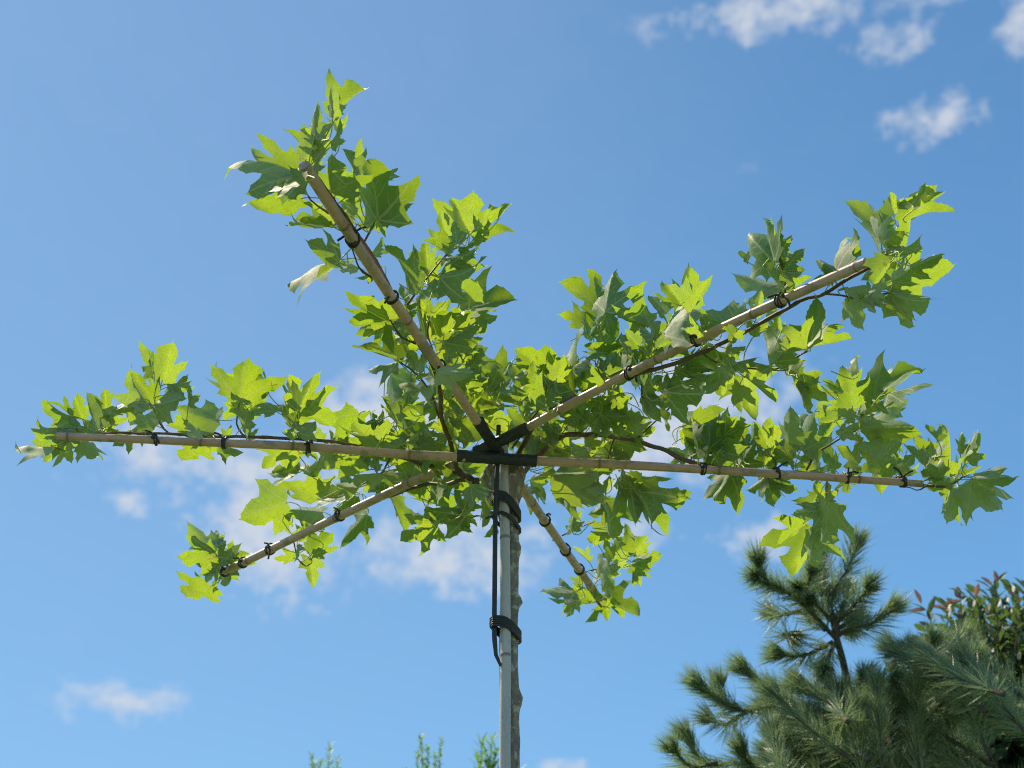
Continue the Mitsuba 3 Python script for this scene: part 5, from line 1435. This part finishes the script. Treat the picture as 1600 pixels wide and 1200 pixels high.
 [[1.249, 5.866, 3.061], [1.222, 5.868, 3.191], [1.2, 5.87, 3.334]],
 [[1.163, 5.853, 3.008], [1.08, 5.799, 3.099], [1.013, 5.755, 3.21]],
 [[1.728, 5.06, 3.404], [1.642, 5.21, 3.516], [1.572, 5.332, 3.644]],
 [[1.948, 5.567, 3.121], [1.787, 5.548, 3.202], [1.656, 5.532, 3.305]]]
PINE_TRUNK = [[1.412, 6.178, 2.973], [1.391, 5.982, 3.327], [1.373, 5.924, 3.439], [1.359, 5.839, 3.595], [1.349, 5.767, 3.73], [1.328, 5.719, 3.807], [1.31, 5.685, 3.861], [1.289, 5.631, 3.949]]
CONES = [[1.641, 5.513, 3.76], [1.376, 5.618, 3.59], [1.496, 5.537, 3.721]]
STEMS = [[[2.3, 6.672, 4.263], [2.294, 6.608, 4.365], [2.288, 6.537, 4.481]], [[2.134, 6.672, 4.263], [2.125, 6.616, 4.353], [2.118, 6.561, 4.443]], [[2.224, 6.656, 4.288], [2.209, 6.608, 4.365], [2.197, 6.568, 4.43]], [[1.997, 6.656, 4.288], [1.982, 6.624, 4.34], [1.958, 6.589, 4.396]], [[2.376, 6.688, 4.237], [2.391, 6.624, 4.34], [2.4, 6.576, 4.417]], [[2.043, 6.648, 4.301], [2.058, 6.616, 4.353], [2.052, 6.584, 4.404]], [[2.451, 6.672, 4.263], [2.457, 6.608, 4.365], [2.457, 6.568, 4.43]]]
TREETOPS = [[[-1.579, 12.707, 5.725], [-1.734, 12.745, 5.664], [-1.513, 12.763, 5.636], [-1.662, 12.777, 5.612]], [[-0.731, 11.687, 5.474], [-0.563, 11.7, 5.452], [-0.675, 11.73, 5.404], [-0.614, 11.762, 5.352], [-0.757, 11.757, 5.361]], [[-0.225, 10.732, 5.115], [-0.15, 10.725, 5.127], [-0.117, 10.762, 5.067], [-0.244, 10.807, 4.995], [-0.178, 10.782, 5.035]]]

def thin_leaf_mat(through, refl, rough=0.4, weight=0.55, spec=0.5):
    return {'type': 'blendbsdf', 'weight': weight,
            'a': {'type': 'principledthin', 'base_color': rgb(*through), 'diff_trans': 2.0, 'roughness': 0.5, 'eta': 1.2},
            'b': two(prin(refl, rough, spec))}

def needle_col(p, n, uv):
    f = mikit.noise(p.x * 5, p.y * 5, p.z * 5)
    return mikit.mix((0.155, 0.22, 0.155), (0.28, 0.34, 0.175), f)
scene['needle_mat'] = {'type': 'blendbsdf', 'weight': 0.62, 'a': {'type': 'principledthin', 'base_color': rgb(0.21, 0.32, 0.12), 'diff_trans': 2.0, 'roughness': 0.5, 'eta': 1.2}, 'b': two(prin(mikit.proc(needle_col), 0.45, 0.5))}
scene['pine_bark_mat'] = prin(mikit.proc(lambda p, n, uv: mikit.mix((0.05, 0.043, 0.038), (0.13, 0.11, 0.09), mikit.fbm(p.x * 40, p.y * 40, p.z * 40))), 0.9, 0.2)
scene['cone_mat'] = prin((0.46, 0.33, 0.16), 0.7, 0.3)

def needles(path, rg, per_m, length, spread):
    """Needles of one shoot: curved slivers, pointing forward and out, denser at the tip."""
    s = np.concatenate([[0], np.cumsum(np.linalg.norm(np.diff(path, axis=0), axis=1))])
    n = int(per_m * s[-1]) + 220
    u = np.concatenate([1 - 0.92 * rg.uniform(0, 1, n - 220) ** 1.35, rg.uniform(0.93, 1.0, 220)])
    pos = np.stack([np.interp(u * s[-1], s, path[:, q]) for q in range(3)], -1)
    idx = np.clip(np.searchsorted(s, u * s[-1]) - 1, 0, len(path) - 2)
    t = path[idx + 1] - path[idx]
    t /= np.linalg.norm(t, axis=1, keepdims=True)
    r = rg.normal(size=(n, 3))
    r -= t * (r * t).sum(1, keepdims=True)
    r /= np.linalg.norm(r, axis=1, keepdims=True)
    an = np.radians(rg.uniform(10, 38, n) + (1 - u) * spread * rg.uniform(0.3, 1.0, n))[:, None]
    d = t * np.cos(an) + r * np.sin(an)
    L = length * rg.uniform(0.55, 1.15, n)[:, None]
    d2 = d + np.array([0, 0, -0.12]) + rg.normal(0, 0.07, (n, 3)) + t * 0.15
    w = np.cross(d, rg.normal(size=(n, 3)))
    w /= np.linalg.norm(w, axis=1, keepdims=True)
    w = w * 0.00135
    a0, a1 = pos - w, pos + w
    m = pos + d * L * 0.55
    e = m + d2 / np.linalg.norm(d2, axis=1, keepdims=True) * L * 0.45
    V = np.stack([a0, a1, m - w, m + w, e], 1).reshape(-1, 3)
    b = np.arange(n)[:, None] * 5
    F = np.vstack([b + [0, 1, 3], b + [0, 3, 2], b + [2, 3, 4]])
    return V, F

PINE = thing('pine_tree', 'bluish green pine with long needle tufts at lower right', 'pine tree')
pt = np.array(PINE_TRUNK)
base = np.array([[pt[0][0] + 0.25, pt[0][1], 0.0], [pt[0][0] + 0.22, pt[0][1], 1.2], [pt[0][0] + 0.08, pt[0][1], 2.2]])
path = smooth_path(np.vstack([base, pt]), 0.05)
add('trunk', tube(path, np.interp(path[:, 2], [0, 3.0, 3.9, 4.4], [0.060, 0.026, 0.013, 0.006]), 12), 'pine_bark_mat', PINE)
tufts = []
for i, s in enumerate(PINE_SHOOTS):
    rg = np.random.default_rng(500 + i)
    path = smooth_path(s, 0.03)
    add('branch', tube(path, np.linspace(0.010, 0.0042, len(path)), 8), 'pine_bark_mat', PINE)
    tufts.append(needles(path, rg, 1250, 0.120, 52))
# the rest of the tree below the frame
rg = np.random.default_rng(77)
for q in range(26):
    z = rg.uniform(0.9, 2.9)
    az = rg.uniform(0, 2 * np.pi)
    tz_ = np.array([np.interp(z, [0, 1.2, 2.2, 3.0], [pt[0][0] + .25, pt[0][0] + .22, pt[0][0] + .08, pt[0][0]]), pt[0][1], z])
    d = np.array([math.cos(az), math.sin(az), 0.35])
    path = smooth_path([tz_, tz_ + d * 0.4, tz_ + d * rg.uniform(0.7, 1.1) + [0, 0, 0.12]], 0.06)
    add('branch', tube(path, np.linspace(0.013, 0.005, len(path)), 7), 'pine_bark_mat', PINE)
    tufts.append(needles(path, rg, 500, 0.125, 55))
key = add('needles', join(tufts), 'needle_mat', PINE, smooth=False)
labels[key] = {'label': 'long blue green needles', 'kind': 'stuff'}
for i, c in enumerate(CONES):
    rg = np.random.default_rng(i)
    s = np.linspace(0, 1, 9)
    for rep in range(2 if i == 0 else 1):
        d = np.array([[-0.8, 0.1, 0.25], [0.05, 0, -1.0]][rep] if i == 0 else [-0.5, 0.2, -0.7]); d /= np.linalg.norm(d)
        pth = np.array(c) + d * (s * 0.062)[:, None]
        v, f, uv = tube(pth, 0.0115 * np.sin(np.pi * (0.12 + 0.86 * s)) ** 0.8, 14)
        v = v + 0.0022 * np.sign(np.sin(v @ d * 700))[:, None] * (v - (np.array(c) + d * ((v - c) @ d)[:, None]))/0.0115
        add('cone', (v, f, uv), 'cone_mat', PINE)

# broadleaf evergreen with red young leaves, right edge
scene['laurel_mat'] = thin_leaf_mat((0.16, 0.28, 0.05), (0.055, 0.095, 0.045), 0.5, 0.75, 0.4)
scene['red_leaf_mat'] = thin_leaf_mat((0.34, 0.15, 0.07), (0.36, 0.20, 0.16), 0.35, 0.6, 0.5)
scene['far_leaf_mat'] = thin_leaf_mat((0.26, 0.50, 0.06), (0.09, 0.17, 0.06), 0.45, 0.6, 0.5)

def lance(pos, d, nrm, L, W, bend=0.15):
    """A lance-shaped leaf, folded along its rib: 12 triangles."""
    d = d / np.linalg.norm(d)
    s = np.cross(d, nrm); s /= np.linalg.norm(s) + 1e-9
    n = np.cross(s, d)
    ts = np.array([0.0, 0.22, 0.5, 0.78, 1.0])
    ws = np.array([0.02, 0.36, 0.5, 0.33, 0.0]) * W
    rib = pos + d * (ts * L)[:, None] - n * (bend * L * ts ** 2)[:, None]
    V = np.vstack([rib, rib[1:4] + s * ws[1:4, None] + n * ws[1:4, None] * 0.35, rib[1:4] - s * ws[1:4, None] + n * ws[1:4, None] * 0.35])
    F = [[0, 1, 5], [1, 2, 6], [1, 6, 5], [2, 3, 7], [2, 7, 6], [3, 4, 7], [0, 8, 1], [1, 8, 9], [1, 9, 2], [2, 9, 10], [2, 10, 3], [3, 10, 4]]
    return V, np.array(F)

def spray(path, rg, n, L, W, up=0.75, start=0.3):
    out = []
    s = np.linspace(start, 1, n)
    for q, t in enumerate(s):
        k = t * (len(path) - 1)
        i = min(int(k), len(path) - 2)
        p = path[i] + (path[i + 1] - path[i]) * (k - i)
        ax = path[i + 1] - path[i]; ax /= np.linalg.norm(ax)
        phi = q * 2.4 + rg.uniform(-.4, .4)
        e1 = np.cross(ax, [0.3, 0.9, 0.1]); e1 /= np.linalg.norm(e1)
        e2 = np.cross(ax, e1)
        d = (e1 * math.cos(phi) + e2 * math.sin(phi)) * (1.1 - 0.55 * t) + ax * up
        out.append(lance(p, d, ax + rg.normal(0, .3, 3), L * rg.uniform(0.7, 1.1), W * rg.uniform(0.8, 1.1), rg.uniform(0, .3)))
    return out

SHRUB = thing('broadleaf_tree', 'dark glossy evergreen with a few red young leaves, at the right edge behind the pine', 'tree')
base = np.array([2.62, 7.35, 0.0])
add('trunk', tube(smooth_path([base, base + [-.02, 0, 1.5], base + [-.03, .02, 2.6], base + [-0.05, 0, 3.9]], 0.1), np.linspace(0.06, 0.02, 40)[:len(smooth_path([base, base + [-.02, 0, 1.5], base + [-.03, .02, 2.6], base + [-0.05, 0, 3.9]], 0.1))], 10), 'pine_bark_mat', SHRUB)
rg = np.random.default_rng(91)
lv, twigs, shown = [], [], []
for q, s in enumerate(STEMS):
    path = smooth_path(np.array(s) - (0 if q == 0 else np.array([0, 0, 0.02])), 0.03)
    twigs.append(tube(path, np.linspace(0.004, 0.002, len(path)), 6)[:2])
    shown += spray(path, rg, 13 if q == 0 else 6, 0.092, 0.030, 0.7, 0.05 if q == 0 else 0.35)
c0 = np.array([2.56, 7.3, 3.62])
for q in range(2600):
    u = rg.normal(size=3); u /= np.linalg.norm(u)
    rr = rg.uniform(0.35, 1.0) ** 0.5
    tip = c0 + u * rr * np.array([0.80, 0.8, 1.16])
    if tip[2] > 4.74:
        continue
    st = c0 + (tip - c0) * 0.72 + [0, 0, -0.10]
    path = smooth_path([st, (st + tip) / 2 + [0, 0, 0.02], tip], 0.04)
    twigs.append(tube(path, np.linspace(0.004, 0.002, len(path)), 5)[:2])
    lv += spray(path, rg, 9, 0.092, 0.039, 0.7, 0.1)
for q in range(14):
    az = rg.uniform(0, 6.28); u = np.array([math.cos(az) * .6, math.sin(az) * .6, rg.uniform(.2, .9)])
    st = base + [-.03, 0.01, rg.uniform(2.0, 3.2)]
    add('branch', tube(smooth_path([st, st + u * 0.5, st + u * 0.9 + [0, 0, .1]], 0.08), 0.012, 7), 'pine_bark_mat', SHRUB)
for m in shown[:90]:
    add('leaf', m, 'laurel_mat', SHRUB, smooth=False)
key = add('foliage', join(lv), 'laurel_mat', SHRUB, smooth=False)
labels[key] = {'label': 'mass of dark glossy leaves', 'kind': 'stuff'}
key = add('twigs', join(twigs), 'pine_bark_mat', SHRUB)
labels[key] = {'label': 'thin inner twigs', 'kind': 'stuff'}
for s, (dx, dz) in [(STEMS[3], (-1, .0)), (STEMS[3], (-.2, 1)), (STEMS[5], (-1, .1)), (STEMS[1], (-.8, -.15)), (STEMS[1], (.1, 1)), (STEMS[2], (.4, 1)), (STEMS[0], (-.6, .7)), (STEMS[0], (.1, 1)), (STEMS[4], (-.4, .6))]:
    p = np.array(s[-1]) + rg.normal(0, .012, 3)
    add('red_leaf', lance(p, np.array([dx, rg.uniform(-.4, .2), dz]), np.array([0.2, -1, .3]), 0.085 * rg.uniform(.8, 1.1), 0.028), 'red_leaf_mat', SHRUB, smooth=False)

# three far treetops that just reach into the frame
TOPL = ['small green treetop poking into the bottom edge, furthest left', 'round light green treetop at the bottom edge, middle one of three', 'feathery green treetop at the bottom edge, half behind the stake']
for i, tips in enumerate(TREETOPS):
    rg = np.random.default_rng(300 + i)
    key = thing('distant_tree', TOPL[i], 'tree', 'treetops reaching into the bottom edge')
    tips = np.array(tips)
    c = tips.mean(0)
    ft = np.array([c[0], c[1] + 0.1, 0.0])
    add('trunk', tube(smooth_path([ft, (ft + c) / 2 + [0.04, 0, 0], c - [0, 0, 0.5]], 0.2), 0.05, 8), 'pine_bark_mat', key)
    parts, tw = [], []
    LW = [(0.075, 0.018), (0.055, 0.022), (0.11, 0.018)][i]
    extra = np.array([tips[rg.integers(len(tips))] + rg.normal(0, [.10, .10, .03], 3) - [0, 0, rg.uniform(.16, .34)] for _ in range(9)])
    for t in np.vstack([tips, extra]):
        st = t + np.array([(c[0] - t[0]) * 0.3, 0.05, -0.42])
        path = smooth_path([st, (st + t) / 2 + rg.normal(0, .012, 3), t], 0.05)
        tw.append(tube(path, np.linspace(0.006, 0.002, len(path)), 5)[:2])
        parts += spray(path, rg, 34, *LW, 0.9, 0.0)
    for q in range(150):
        u = rg.normal(size=3); u /= np.linalg.norm(u)
        t = c + [0, 0.1, -1.15] + u * np.array([0.55, 0.55, 1.0]) * rg.uniform(.4, 1) ** .5
        if t[2] > c[2] - 0.40:
            continue
        path = smooth_path([t - u * 0.2 - [0, 0, .1], t], 0.08)
        tw.append(tube(path, 0.004, 5)[:2])
        parts += spray(path, rg, 10, *LW, 0.8, 0.1)
    k = add('crown', join(parts), 'far_leaf_mat', key, smooth=False)
    k = add('twigs', join(tw), 'pine_bark_mat', key)
    labels[k] = {'label': 'thin twigs of the treetop', 'kind': 'stuff'}
